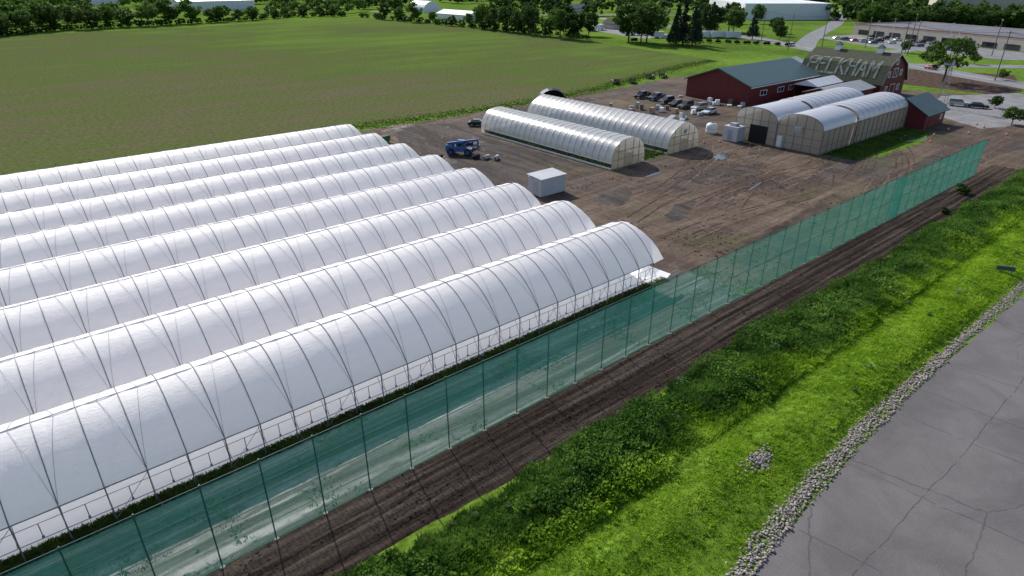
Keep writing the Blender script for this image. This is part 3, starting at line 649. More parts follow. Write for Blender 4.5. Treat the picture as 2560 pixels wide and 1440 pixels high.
P=[(x,y,1.0) for x in np.arange(119,154,1.1) for y in np.arange(54,69.8,1.7)];V,F=leafcloud(np.array(P),np.full(len(P),.5),14,.25,.6);obj("bench_plants",arr_mesh("bench_plants",V,F,M['edgegrass']),kind="stuff")
LT=thing("lean_to_shed","low pale-roofed lean-to beside the greenhouse","shed",(126,70.8,0))
b=B();b.add([(0,0,4.6),(27,0,4.6),(27,4.4,3.6),(0,4.4,3.6),(0,0,4.5),(27,0,4.5),(27,4.4,3.5),(0,4.4,3.5)],[(0,1,2,3),(7,6,5,4),(0,3,7,4),(1,5,6,2),(3,2,6,7),(0,4,5,1)]);obj("roof",b.mesh("roof",M['ghroof']),LT)
b=B();b.box(.2,.2,0,26.8,4.2,3.45);obj("wall",b.mesh("wall",M['panel']),LT)
o=thing("cooling_unit","white cold-storage box beside the greenhouse door","cold room",(115.2,69.2,0))
b=B();b.box(-1.3,-1.6,.15,1.3,1.6,3.0);obj("cabinet",b.mesh("cabinet",M['shedmetal']),o)
b=B();b.box(-1.36,-.5,.3,-1.3,.5,2.3);obj("door",b.mesh("door",M['greymetal']),o)
b=B();b.box(-.7,-.7,3.0,.5,.7,3.55);obj("condenser",b.mesh("condenser",M['greymetal']),o)
b=B();b.box(-1.2,-1.5,0,1.2,1.5,.149);obj("skid",b.mesh("skid",M['wood']),o)
def revolve(b,prof,n=16,c=(0,0)):
    vs=[];fs=[]
    for i,(r,z) in enumerate(prof):
        vs+=[(c[0]+r*math.cos(6.283185*k/n),c[1]+r*math.sin(6.283185*k/n),z) for k in range(n)]
        if i: fs+=[((i-1)*n+k,(i-1)*n+(k+1)%n,i*n+(k+1)%n,i*n+k) for k in range(n)]
    fs.append(tuple(range(n))[::-1]);fs.append(tuple((len(prof)-1)*n+k for k in range(n)));b.add(vs,fs);return b
o=thing("water_tank","round white plastic water tank on the dirt","tank",(117.8,76.0,0))
b=B();revolve(b,[(1.1,0),(1.2,.1),(1.2,.7),(1.15,.8),(1.2,.9),(1.2,1.6),(.9,2.0),(.3,2.15)]);obj("shell",b.mesh("shell",M['tank'],True),o)
b=B();revolve(b,[(.28,2.16),(.28,2.28)]);obj("lid",b.mesh("lid",M['green']),o)
# ------------------------------------------------------------------ gable building helper
def windows(T,b_list,frame=M['whitetrim']):
    for (ax,p,u0,u1,z0,z1,s) in b_list:
        b=B();g=B()
        def bx(bb,a,bq,c,d_,t0,t1):
            lo,hi=min(p+t0*s,p+t1*s),max(p+t0*s,p+t1*s)
            if ax=='x': bb.box(lo,a,c,hi,bq,d_)
            else: bb.box(a,lo,c,bq,hi,d_)
        bx(b,u0,u0+.15,z0,z1,.01,.09);bx(b,u1-.15,u1,z0,z1,.01,.09);bx(b,u0+.15,u1-.15,z1-.15,z1,.01,.09);bx(b,u0+.15,u1-.15,z0,z0+.15,.01,.09)
        bx(b,(u0+u1)/2-.06,(u0+u1)/2+.06,z0+.15,z1-.15,.01,.07)
        bx(g,u0+.15,u1-.15,z0+.15,z1-.15,.005,.03)
        wo=obj("window",g.mesh("window",M['glass']),T);obj("frame",b.mesh("frame",frame),wo)
def gable(name,label,cat,x0,x1,y0,y1,ze,zr,axis,wall,roof,ov=.5,group=None,trim=True):
    T=thing(name,label,cat,(x0,y0,0),0,group);w=x1-x0;d=y1-y0;b=B()
    th=.18
    if axis=='x':
        b.prism([(0,0),(d,0),(d,ze),(d/2,zr),(0,ze)],0,w,'x');s=(zr-ze)/(d/2);r=B()
        for sg in (0,1):
            ya,yb=(-ov,d/2) if sg==0 else (d+ov,d/2);za=ze-ov*s+.03;zb=zr+.03
            r.add([(-ov,ya,za),(w+ov,ya,za),(w+ov,yb,zb),(-ov,yb,zb),(-ov,ya,za+th),(w+ov,ya,za+th),(w+ov,yb,zb+th),(-ov,yb,zb+th)],[(0,1,2,3),(4,5,6,7),(0,1,5,4),(1,2,6,5),(2,3,7,6),(3,0,4,7)])
    else:
        b.prism([(0,0),(w,0),(w,ze),(w/2,zr),(0,ze)],0,d,'y');s=(zr-ze)/(w/2);r=B()
        for sg in (0,1):
            xa,xb=(-ov,w/2) if sg==0 else (w+ov,w/2);za=ze-ov*s+.03;zb=zr+.03
            r.add([(xa,-ov,za),(xa,d+ov,za),(xb,d+ov,zb),(xb,-ov,zb),(xa,-ov,za+th),(xa,d+ov,za+th),(xb,d+ov,zb+th),(xb,-ov,zb+th)],[(0,1,2,3),(4,5,6,7),(0,1,5,4),(1,2,6,5),(2,3,7,6),(3,0,4,7)])
    obj("wall",b.mesh("wall",wall),T);obj("roof",r.mesh("roof",roof),T);return T
R=gable("red_farm_building","long dark red building with green metal gable roof","building",151,186,88,107,4.7,8.1,'x',M['redv'],M['greenroof'],.6)
windows(R,[('y',0,5,8.2,1.9,3.3,-1),('y',0,13.5,16.7,1.9,3.3,-1),('y',0,19,21.5,1.9,3.3,-1)])
b=B();b.box(0.-.62,-.75,4.35,35.6,-.61,4.55);obj("gutter",b.mesh("gutter",M['whitetrim']),R)
b=B();b.add([(-.63,-.65,4.45),(-.63,-.65,4.75),(-.63,9.5,8.35),(-.63,9.5,8.05)],[(0,1,2,3)]);b.add([(-.63,19.65,4.45),(-.63,19.65,4.75),(-.63,9.5,8.35),(-.63,9.5,8.05)],[(3,2,1,0)]);obj("rake_trim",b.mesh("rake_trim",M['greenroof']),R)
R2=gable("red_rear_wing","lower red wing with pale metal roof joined behind","building",187,203,97,112,4.,6.6,'x',M['redv'],M['greymetal'],.5)
def slab_canopy(name,label,x0,x1,y0,y1,z0,z1,mat,n=4):
    T=thing(name,label,"canopy",(x0,y0,0));w=x1-x0;d=y1-y0;b=B()
    b.add([(0,0,z0),(w,0,z0),(w,d/2,z1),(0,d/2,z1),(0,d,z0),(w,d,z0)],[(0,1,2,3),(3,2,5,4)]);b.add([(0,0,z0-.12),(w,0,z0-.12),(w,d,z0-.12),(0,d,z0-.12)],[(3,2,1,0)])
    b.add([(0,-.02,z0-.12),(w,-.02,z0-.12),(w,-.02,z0),(0,-.02,z0)],[(0,1,2,3)]);b.add([(-.02,0,z0-.12),(-.02,d,z0-.12),(-.02,d,z0),(-.02,d/2,z1),(-.02,0,z0)],[(0,1,2,3,4)])
    obj("roof",b.mesh("roof",mat),T);p=B();p.box(-.1,-.1,0,.1,.1,z0-.12);pm=p.mesh("post",M['redv'])
    for i in range(n):
        for yy in (.3,d-.3): obj("post",pm,T,(.4+(w-.8)*i/(n-1),yy,0))
    return T
slab_canopy("walkway_canopy","white metal canopy linking the red buildings",171,187,80.5,87.2,3.6,4.9,M['whitemetal'])
gable("low_annex","low red annex with grey metal roof against the barn","building",163,184,71.8,80,3.2,4.5,'x',M['redv'],M['greymetal'],.4)
# gambrel barn
BN=thing("gambrel_barn","tall red gambrel barn with white letters on its shingle roof","barn",(193.5,71,0))
gp=[(-7.6,0),(7.6,0),(7.6,4.2),(5.4,8.2),(0,10.9),(-5.4,8.2),(-7.6,4.2)]
b=B();b.prism(gp,0,22.5,'y');obj("wall",b.mesh("wall",M['red']),BN)
r=B();seq=[(-8.2,3.7),(-5.5,8.35),(0,11.08),(5.5,8.35),(8.2,3.7)]
for (xa,za),(xb,zb) in zip(seq[:-1],seq[1:]):
    r.add([(xa,-.6,za),(xb,-.6,zb),(xb,23.1,zb),(xa,23.1,za),(xa,-.6,za-.15),(xb,-.6,zb-.15),(xb,23.1,zb-.15),(xa,23.1,za-.15)],[(0,1,2,3),(4,5,6,7),(0,1,5,4),(2,3,7,6)])
obj("roof",r.mesh("roof",M['barnroof']),BN)
t=B()
for (xa,za),(xb,zb) in zip(seq[:-1],seq[1:]): t.add([(xa,-.63,za-.3),(xb,-.63,zb-.3),(xb,-.63,zb+.03),(xa,-.63,za+.03)],[(0,1,2,3)])
obj("trim",t.mesh("trim",M['whitetrim']),BN)
windows(BN,[('y',0,-4.6,-3.0,1.4,3.,-1),('y',0,3.0,4.6,1.4,3.,-1),('y',0,-4.4,-3.,5.2,6.8,-1),('y',0,3.,4.4,5.2,6.8,-1),('y',0,-.8,.8,8.2,9.6,-1)])
b=B();b.box(-1.5,-.07,.05,1.5,-.01,3.2);obj("door",b.mesh("door",M['red']),BN)
b=B()
for q in ((-1.6,.05,-1.45,3.3),(1.45,.05,1.6,3.3),(-1.45,3.15,1.45,3.3),(-1.5,5.,-1.35,7.4),(1.35,5.,1.5,7.4),(-1.35,7.25,1.35,7.4),(-1.35,5.,1.35,5.15)): b.box(q[0],-.10,q[1],q[2],-.071,q[3])
b.add([(-1.35,-.09,5.15),(-1.2,-.09,5.15),(1.35,-.09,7.25),(1.2,-.09,7.25)],[(0,1,2,3)]);b.add([(1.35,-.085,5.15),(1.2,-.085,5.15),(-1.35,-.085,7.25),(-1.2,-.085,7.25)],[(3,2,1,0)])
obj("door_trim",b.mesh("door_trim",M['whitetrim']),BN)
for yy in (5.,16.5):
    cu=B();cu.box(-.75,yy-.75,10.6,.75,yy+.75,12.0);c0=obj("cupola",cu.mesh("cupola",M['whitetrim']),BN)
    cr=B();cr.add([(-1,yy-1,12.),(1,yy-1,12.),(1,yy+1,12.),(-1,yy+1,12.),(0,yy,13.1)],[(3,2,1,0),(0,1,4),(1,2,4),(2,3,4),(3,0,4)]);obj("cupola_roof",cr.mesh("cupola_roof",M['greenroof']),c0)
# block lettering laid out as strokes, folded over both roof slopes
p0=Vector((-8.2,0,3.7));p1=Vector((-5.5,0,8.35));p2=Vector((0,0,11.08))
lower=(p1-p0).length;upper=(p2-p1).length
LET={'P':[((0,0),(0,1)),((0,1),(.8,1)),((.8,1),(.8,.5)),((.8,.5),(0,.5))],'E':[((0,0),(0,1)),((0,1),(.8,1)),((0,.5),(.65,.5)),((0,0),(.8,0))],
'C':[((.8,1),(0,1)),((0,1),(0,0)),((0,0),(.8,0))],'K':[((0,0),(0,1)),((0,.45),(.8,1)),((.15,.55),(.8,0))],'H':[((0,0),(0,1)),((.8,0),(.8,1)),((0,.5),(.8,.5))],
'A':[((0,0),(.4,1)),((.4,1),(.8,0)),((.15,.35),(.65,.35))],'M':[((0,0),(0,1)),((0,1),(.42,.35)),((.42,.35),(.84,1)),((.84,1),(.84,0))]}
S0,S1=lower*.36,lower*1.02+upper*.22
def onroof(u,w):
    s_=S0+w*(S1-S0);y=21.4-19.6*u
    q=p0+(p1-p0)*(s_/lower) if s_<lower else p1+(p2-p1)*((s_-lower)/upper)
    nr=Vector((-.86,0,.5)) if s_<lower-.05 else (Vector((-.45,0,.89)) if s_>lower+.05 else Vector((-.7,0,.7)))
    v=Vector((q.x,y,q.z))+nr*.07;return (v.x,v.y,v.z)
lb=B();wl=1/7.
for i,ch in enumerate("PECKHAM"):
    for (a_,c_) in LET[ch]:
        x0_,y0_=a_;x1_,y1_=c_;dx,dy=x1_-x0_,y1_-y0_
        asp=(19.6*wl*.90)/(S1-S0);ln=math.hypot(dx*asp,dy);nx_,ny_=-dy/ln,dx*asp/ln;hw_=.060
        vs=[];fs=[];K=14
        for k in range(K+1):
            t=-.0+k/K;cx_,cy_=x0_+dx*t,y0_+dy*t
            if k==0: cx_-=dx/ln*.05;cy_-=dy/ln*.05
            if k==K: cx_+=dx/ln*.05;cy_+=dy/ln*.05
            for sgn in (-1,1):
                vs.append(onroof((i+.08+(cx_+sgn*nx_*hw_/asp)*.90)*wl,min(1.08,max(-.08,cy_+sgn*ny_*hw_))))
            if k: fs.append((2*k-2,2*k,2*k+1,2*k-1))
        lb.add(vs,fs)
obj("roof_lettering",lb.mesh("roof_lettering",M['letter']),BN)
S=gable("red_shed","small dark red building with green metal roof","shed",155.2,166.2,48.6,58,3.2,5.9,'x',M['red'],M['greenroof'],.6)
windows(S,[('y',0,8.2,9.4,1.2,2.3,-1)])
b=B();b.box(2,-.06,.05,5,-.01,2.5);obj("garage_door",b.mesh("garage_door",M['red']),S)
o=thing("white_storage_shed","small white ribbed metal storage shed on the dirt","shed",(61.3,66.9,0))
b=B();b.box(0,0,.12,5,3,2.7);obj("wall",b.mesh("wall",M['shedmetal']),o)
b=B();b.add([(-.15,-.15,2.72),(5.15,-.15,2.72),(5.15,3.15,2.95),(-.15,3.15,2.95),(-.15,-.15,2.82),(5.15,-.15,2.82),(5.15,3.15,3.05),(-.15,3.15,3.05)],[(3,2,1,0),(4,5,6,7),(0,1,5,4),(1,2,6,5),(2,3,7,6),(3,0,4,7)]);obj("roof",b.mesh("roof",M['shedmetal']),o)
b=B();b.box(-.05,.8,.2,-.01,1.8,2.2);obj("door",b.mesh("door",M['greymetal']),o)
b=B();b.box(.1,.1,0,4.9,.4,.119);b.box(.1,2.6,0,4.9,2.9,.119);obj("skid",b.mesh("skid",M['wood']),o)
# ------------------------------------------------------------------ background buildings
def flat(name,label,cat,pts,h,wall,roof,z0=0,par=.5):
    T=thing(name,label,cat,(pts[0][0],pts[0][1],0));P=[(p[0]-pts[0][0],p[1]-pts[0][1]) for p in pts];n=len(P)
    b=B();b.add([(x,y,0) for x,y in P]+[(x,y,h) for x,y in P],[(i,(i+1)%n,n+(i+1)%n,n+i) for i in range(n)]);obj("wall",b.mesh("wall",wall),T)
    b=B();b.poly([(x,y,h-par) for x,y in P]);obj("roof",b.mesh("roof",roof),T);return T
ST=flat("long_retail_store","long low retail store with dull red fascia and grey roof","store",[(389,170),(340,50),(385,30),(434,152)],5.6,M['storewall'],M['storeroof'])
d_=Vector((340-389,50-170)).normalized()
b=B();nrm=Vector((-d_.y,d_.x));nrm=-nrm if nrm.x>0 else nrm
def strip_on(b,t0,t1,z0,z1,o_):
    p=d_*t0+nrm*o_;q=d_*t1+nrm*o_;b.add([(p.x,p.y,z0),(q.x,q.y,z0),(q.x,q.y,z1),(p.x,p.y,z1)],[(0,1,2,3)])
strip_on(b,0,129,5.1,5.5,.15);obj("red_fascia",b.mesh("red_fascia",M['redband']),ST)
for i in range(12):
    b=B();strip_on(b,4+i*10.4,4+i*10.4+7,.3,2.6,.1);obj("shopfront",b.mesh("shopfront",M['glass']),ST)
W1=flat("white_warehouse","large white metal warehouse with flat roof","warehouse",[(449,276),(497,236),(560,300),(505,345)],11,M['whitemetal'],M['whitetrim'])
flat("low_white_building","long low white commercial building with pale roof","building",[(430,300),(478,258),(495,275),(447,318)],6,M['whitemetal'],M['whitetrim'])
flat("grey_warehouse","big grey industrial building behind trees","warehouse",[(560,190),(600,90),(700,130),(660,230)],14,M['storewall'],M['storeroof'])
gable("far_white_building","white industrial building with pale roof past the trees","building",165,232,660,700,8,12,'x',M['whitemetal'],M['whitemetal'],.5)
gable("far_white_building","white industrial building with pale roof past the trees","building",120,150,830,870,8,11,'x',M['whitemetal'],M['whitemetal'],.5)
gable("roadside_white_building","long low white building with grey roof","building",288,302,395,435,3.6,6,'y',M['whitetrim'],M['greymetal'],.4)
gable("small_house","small pale house with brown roof","house",310,319,276,286,3.,5.6,'y',M['storewall'],M['barnroof'],.4)
gable("small_house","small pale house with brown roof","house",420,436,420,432,3.5,6.6,'x',M['storewall'],M['storeroof'],.4)
q=thing("quonset_building","white arched metal storage building","building",(330,505,0));b=B();pr=[(9*math.cos(math.pi*i/12),9*math.sin(math.pi*i/12)) for i in range(13)];b.prism(pr,0,26,'y');obj("shell",b.mesh("shell",M['whitemetal']),q)
# ------------------------------------------------------------------ vehicles
PAINT={}
def paint(c,nm):
    if nm not in PAINT: PAINT[nm]=simple("car_paint_"+nm,c,.22,.05,1,.3,.6)
    return PAINT[nm]
def vehicle(kind,col,cname,label,cat,loc,rz,group=None):
    T=thing({'car':"parked_car",'suv':"parked_suv",'pickup':"pickup_truck"}[kind],label,cat,loc,rz,group);P=paint(col,cname)
    if kind=='car': low=[(-2.25,.32),(-2.28,.7),(-2.1,.93),(-1.3,.98),(.9,.95),(2.0,.80),(2.28,.62),(2.25,.3)];cab=[(-1.75,.95),(-1.15,1.42),(.25,1.44),(1.1,.95)];wb=1.38;wy=.78
    elif kind=='suv': low=[(-2.3,.38),(-2.35,.8),(-2.25,1.08),(1.0,1.08),(2.1,.98),(2.35,.75),(2.3,.36)];cab=[(-2.2,1.06),(-2.0,1.72),(.3,1.74),(1.1,1.06)];wb=1.42;wy=.8
    else: low=[(-2.8,.5),(-2.85,1.0),(-2.8,1.12),(1.3,1.12),(2.5,1.08),(2.75,.85),(2.75,.48)];cab=[(-.9,1.10),(-.75,1.82),(.75,1.84),(1.5,1.10)];wb=1.75;wy=.85
    hw=.88 if kind!='pickup' else .97
    n=len(low);vs=[];ys=[-hw,-hw*.93,hw*.93,hw]
    for i,y in enumerate(ys):
        for x,z in low: vs.append((x*(1 if 0<i<3 else .985),y,z if z<.9 or 0<i<3 else z-.07))
    fs=[tuple(range(n)),tuple(3*n+k for k in range(n))[::-1]]
    for i in range(3): fs+=[(i*n+k,i*n+(k+1)%n,(i+1)*n+(k+1)%n,(i+1)*n+k) for k in range(n)]
    b=B();b.add(vs,fs)
    (x0,z0),(x1,z1),(x2,z2),(x3,z3)=cab;iw=hw*.80;b.box(x1-.02,-iw,z1-.03,x2+.02,iw,z1+.05,.05)
    if kind=='pickup':
        for s in (-1,1): b.box(-2.75,s*hw*.95-.05,1.1,-.95,s*hw*.95+.05,1.3)
        b.box(-2.8,-.9,1.1,-2.72,.9,1.3)
    obj("body",b.mesh("body",P),T)
    g=B();g.add([(x0,-hw*.9,z0),(x3,-hw*.9,z3),(x3,hw*.9,z3),(x0,hw*.9,z0),(x1,-iw,z1-.02),(x2,-iw,z2-.02),(x2,iw,z2-.02),(x1,iw,z1-.02)],[(0,1,5,4),(1,2,6,5),(2,3,7,6),(3,0,4,7)]);obj("window_glass",g.mesh("window_glass",M['glass']),T)
    r=.34 if kind!='pickup' else .4
    w=B();w.tube([(0,-.11,0),(0,.11,0)],r,14);wm=w.mesh("wheel",M['rubber']);rb=B();rb.tube([(0,-.12,0),(0,.12,0)],r*.6,10);rm=rb.mesh("rim",M['rim'])
    for sx in (-1,1):
        for sy in (-1,1): ww=obj("wheel",wm,T,(sx*wb,sy*(wy+.03),r));obj("rim",rm,ww)
    e=low[-2][0]-.03;t_=low[1][0]+.02
    for sy in (-1,1):
        h=B();h.box(e-.12,sy*.62-.16,.62 if kind!='pickup' else .82,e+.03,sy*.62+.16,.76 if kind!='pickup' else .98);obj("headlight",h.mesh("headlight",M['lamp']),T)
        h=B();h.box(t_-.05,sy*.7-.12,.72,t_+.05,sy*.7+.12,.88);obj("tail_light",h.mesh("tail_light",M['tail']),T)
    return T
g1="cars parked in the farm yard"
bk=(.012,.013,.016);wh=(.7,.7,.7);sv=(.42,.43,.45);bl=(.03,.05,.10)
vehicle('pickup',bk,'black',"black pickup truck parked on the dirt","truck",(139.5,112.6,.02),math.radians(185),g1)
vehicle('pickup',bl,'navy',"dark blue pickup truck parked on the dirt","truck",(140.2,108.3,.02),math.radians(182),g1)
vehicle('suv',bk,'black',"black suv parked in the yard row","suv",(138.2,103.5,.02),math.radians(178),g1)
vehicle('car',bk,'black',"black sedan parked in the yard row","car",(137.3,99.8,.02),math.radians(183),g1)
vehicle('suv',(.06,.06,.065),'charcoal',"charcoal suv parked in the yard row","suv",(136.4,96.2,.02),math.radians(180),g1)
vehicle('suv',sv,'silver',"silver suv parked in the yard row","suv",(137,92.6,.02),math.radians(176),g1)
vehicle('car',wh,'white',"white sedan parked at the end of the row","car",(135,88.3,.02),math.radians(184),g1)
vehicle('car',bk,'black',"black sedan parked beside the rounded hoop house","car",(84.3,112.9,.02),math.radians(-42))
vehicle('suv',sv,'silver',"silver suv parked on the gravel","suv",(192,53.8,.04),math.radians(-70))
vehicle('car',bk,'black',"black sedan parked on the gravel","car",(192.5,49.6,.04),math.radians(-70))
vehicle('suv',wh,'white',"white suv driving on the street","suv",(300,158,.04),math.radians(58))
vehicle('car',(.3,.03,.03),'red',"red car on the street","car",(262,85,.04),math.radians(65))
cars=[];kinds=[('car',wh,'white'),('suv',bk,'black'),('car',(.25,.03,.03),'red'),('suv',sv,'silver'),('car',bl,'navy')]
g2="cars in the store parking lot"
for i,(k_,c_,nn) in enumerate(kinds):
    cars.append(vehicle(k_,c_,nn,"%s %s parked in the store lot"%(nn,k_),k_ if k_!='car' else "car",(350+i*-2.5,160-i*5.5,.03),math.radians(-25),g2))
random.seed(3)
for i in range(16):
    r_=i//8;t=(i%8)*7+random.uniform(-2,2);base=Vector((370-r_*17,150-r_*5));p=base+d_*t
    s=cars[random.choice((0,1,3,4,1,3,2))];copy_tree(s,(p.x,p.y,.03),math.radians(-22+random.choice((0,180))))
def trailer(loc,rz,L=6,h=2.6,lab="white enclosed trailer parked on gravel",mat=None):
    T=thing("box_trailer",lab,"trailer",loc,rz,"white trailers parked by the lot");b=B();b.box(-L/2,-1.2,.6,L/2,1.2,.6+h,.04);obj("box",b.mesh("box",mat or M['whitemetal']),T)
    w=B();w.tube([(0,-.12,0),(0,.12,0)],.36,10);wm=w.mesh("wheel",M['rubber'])
    for sx in (-.5,.5):
        for sy in (-1,1): obj("wheel",wm,T,(sx,sy*1.15,.36))
    b=B();b.tube([(L/2,0,.6),(L/2+1.3,0,.5)],.06,5);obj("hitch",b.mesh("hitch",M['steel']),T);return T
trailer((296,283,.02),.4,8);trailer((292,277,.02),.4,7);trailer((301,279,.02),.4,6);trailer((288,243,.02),-.6,9,2.8);trailer((285,224,.02),-.6,7,2.5);trailer((304,208,.02),-.5,9,2.8,"white camper trailer parked by the street");trailer((309,203,.02),-.5,9,2.8,"white camper trailer parked by the street");trailer((313,197,.02),-.5,8,2.8,"white camper trailer parked by the street")
# telehandler
o=thing("telehandler","blue telehandler with raised boom and big black tyres","construction vehicle",(66.8,95.2,.02),math.radians(-48))
b=B();b.box(-2.5,-.75,.7,2.2,.75,1.25);b.box(-2.6,-1.,.8,-1.2,1.,1.9,.1);b.box(-1.0,-1.1,.8,1.4,-.5,1.7,.05);obj("chassis",b.mesh("chassis",M['blue']),o)
b=B();b.box(-.7,.25,1.2,.8,1.15,2.5,.12);obj("cab",b.mesh("cab",M['glass']),o)
b=B();b.box(-.62,.3,2.5,.72,1.1,2.6);obj("cab_roof",b.mesh("cab_roof",M['blue']),o)
b=B()
for q in ((-.72,.27),(-.72,1.1),(.74,.27),(.74,1.1)): b.box(q[0]-.05,q[1]-.05,1.2,q[0]+.05,q[1]+.05,2.52)
obj("cab_pillars",b.mesh("cab_pillars",M['rubber']),o)
b=B();b.add([(-2.4,-.3,1.7),(-2.4,.15,1.7),(-2.4,.15,2.2),(-2.4,-.3,2.2),(3.4,-.25,2.7),(3.4,.1,2.7),(3.4,.1,3.05),(3.4,-.25,3.05)],[(0,1,2,3),(7,6,5,4),(0,4,5,1),(1,5,6,2),(2,6,7,3),(3,7,4,0)]);b.box(3.2,-.2,1.2,3.5,.05,2.75);obj("boom",b.mesh("boom",M['blue']),o)
b=B();b.tube([(-.6,-.08,1.2),(1.4,-.08,2.2)],.1,8);obj("lift_cylinder",b.mesh("lift_cylinder",M['steel']),o)
b=B();b.box(3.5,-.7,1.0,3.6,.55,1.9);b.box(3.6,-.5,1.0,4.7,-.38,1.06);b.box(3.6,.25,1.0,4.7,.37,1.06);obj("fork",b.mesh("fork",M['steel']),o)
w=B();w.tube([(0,-.22,0),(0,.22,0)],.68,16);wm=w.mesh("wheel",M['rubber']);rb=B();rb.tube([(0,-.235,0),(0,.235,0)],.34,10);rm=rb.mesh("rim",M['blue'])
for sx in(-1.6,1.6):
    for sy in (-1,1): ww=obj("wheel",wm,o,(sx,sy*1.05,.68));obj("rim",rm,ww)
# dark flatbed implement beside the lift
o=thing("dark_trailer_implement","dark steel trailer loaded with equipment beside the lift","trailer",(70.6,98.6,.02),math.radians(-60))
b=B();b.box(-1.8,-.9,.6,1.8,.9,.75);b.tube([(1.8,0,.6),(3.1,0,.45)],.06,5);obj("deck",b.mesh("deck",M['rubber']),o)
b=B();b.box(-1.5,-.6,.76,-.2,.6,1.5,.1);b.box(.1,-.5,.76,1.3,.5,1.2,.05);b.tube([(-1.2,.7,.8),(1.2,.7,1.4)],.08,5);obj("load",b.mesh("load",M['rubber']),o)
w=B();w.tube([(0,-.12,0),(0,.12,0)],.4,12);wm=w.mesh("wheel",M['rubber'])
for sy in (-1,1): obj("wheel",wm,o,(-.2,sy*1.05,.4))
o=thing("tractor","green farm tractor parked beside the hoop house","tractor",(111.8,78.5,.02),math.radians(-120))
b=B();b.box(-.2,-.35,.7,1.7,.35,1.35,.06);b.box(-1.0,-.3,.6,-.2,.3,1.2);b.box(-1.2,-1.0,1.1,-.3,-.6,1.5,.08);b.box(-1.2,.6,1.1,-.3,1.0,1.5,.08);obj("body",b.mesh("body",M['green']),o)
b=B();b.tube([(-1.0,-.5,1.3),(-1.0,-.5,2.4),(-1.0,.5,2.4),(-1.0,.5,1.3)],.05,5);b.box(-1.3,-.7,2.4,.1,.7,2.48);obj("canopy",b.mesh("canopy",M['green']),o)
for x,y,r in ((-.75,.8,.75),(-.75,-.8,.75),(1.3,.6,.45),(1.3,-.6,.45)):
    w=B();w.tube([(0,-.18,0),(0,.18,0)],r,14);ww=obj("wheel",w.mesh("wheel",M['rubber']),o,(x,y,r));w=B();w.tube([(0,-.19,0),(0,.19,0)],r*.5,10);obj("rim",w.mesh("rim",M['yellow']),ww)
o=thing("mini_loader","small yellow skid loader by the tunnel end","construction vehicle",(59.6,91.3,.02),math.radians(30))
b=B();b.box(-1.2,-.6,.35,.7,.6,1.2,.06);b.box(-1.2,-.75,1.2,.9,-.6,1.5);b.box(-1.2,.6,1.2,.9,.75,1.5);obj("body",b.mesh("body",M['yellow']),o)
b=B();b.box(-.7,-.5,1.2,.5,.5,2.0,.08);obj("cab",b.mesh("cab",M['dark']),o)
b=B();b.prism([(.9,.1),(1.7,.1),(1.7,.2),(1.0,.3),(1.0,.8),(.9,.8)],-.8,.8);obj("bucket",b.mesh("bucket",M['steel']),o)
for sx in(-.7,.4):
    for sy in (-1,1): w=B();w.tube([(0,-.13,0),(0,.13,0)],.36,12);obj("wheel",w.mesh("wheel",M['rubber']),o,(sx,sy*.75,.36))
for (x,y,rz,mt,lab) in ((68.6,89.6,.3,'film',"white plastic film roll lying on the dirt"),(69.8,88.2,.6,'film',"white plastic film roll lying on the dirt"),(67.3,91,.1,'rubber',"black plastic roll lying on the dirt"),(72,101.6,.4,'rubber',"black plastic roll lying on the dirt")):
    T=thing("film_roll",lab,"roll",(x,y,.02),rz,"rolls of film on the dirt");b=B();b.tube([(-.7,0,.38),(.7,0,.38)],.38,16);obj("film",b.mesh("film",M[mt],True),T);b=B();b.tube([(-.8,0,.38),(.8,0,.38)],.12,8);obj("core",b.mesh("core",M['rubber']),T)
o=thing("green_bin","green steel bin at the tunnel end","bin",(60.5,112.5,.02),.2);b=B();b.add([(-1,-.7,.15),(1,-.7,.15),(1,.7,.15),(-1,.7,.15),(-1.2,-.8,1.3),(1.2,-.8,1.3),(1.2,.8,1.3),(-1.2,.8,1.3)],[(3,2,1,0),(0,1,5,4),(1,2,6,5),(2,3,7,6),(3,0,4,7)]);obj("box",b.mesh("box",M['green']),o)
b=B();b.box(-1.2,-.8,1.31,1.2,.8,1.37);obj("lid",b.mesh("lid",M['rubber']),o)
o=thing("arch_shelter","dark steel half-arch shelter frame on the dirt","shelter",(113.5,120.5,0),math.radians(-35))
b=B();n=12;pr=[(4*math.cos(math.pi*i/n),4.0*math.sin(math.pi*i/n)) for i in range(n+1)];vs=[(x,y_,z) for y_ in (-1.5,1.5) for x,z in pr];b.add(vs,[(i,i+1,n+2+i,n+1+i) for i in range(n)]);obj("skin",b.mesh("skin",simple("blue_grey_steel",(.12,.15,.19),.4,.1,1,.5)),o)
for i,y_ in enumerate((-1.5,-.5,.5,1.5)): b=B();b.tube([(x*1.01,y_,z*1.01) for x,z in pr],.06,5);obj("rib",b.mesh("rib",M['steel']),o)
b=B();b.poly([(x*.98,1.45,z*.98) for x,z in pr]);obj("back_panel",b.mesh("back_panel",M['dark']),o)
for (x,y,rz) in ((153,134.5,.9),(158,132,.7),(170,134.8,.5),(174.5,133.2,.5)):
    T=thing("flat_wagon","rusty flat farm wagon parked at the field edge","wagon",(x,y,.02),rz,"wagons at the field edge");b=B();b.box(-2.4,-1,.7,2.4,1,.85);b.box(-2.4,-1,.86,-2.3,1,1.6);b.tube([(2.4,0,.6),(4,0,.4)],.06,5);obj("deck",b.mesh("deck",M['wood']),T)
    for sx in (-1.5,1.5):
        for sy in (-1,1): w=B();w.tube([(0,-.1,0),(0,.1,0)],.4,12);obj("wheel",w.mesh("wheel",M['rubber']),T,(sx,sy*.9,.4))
random.seed(5)
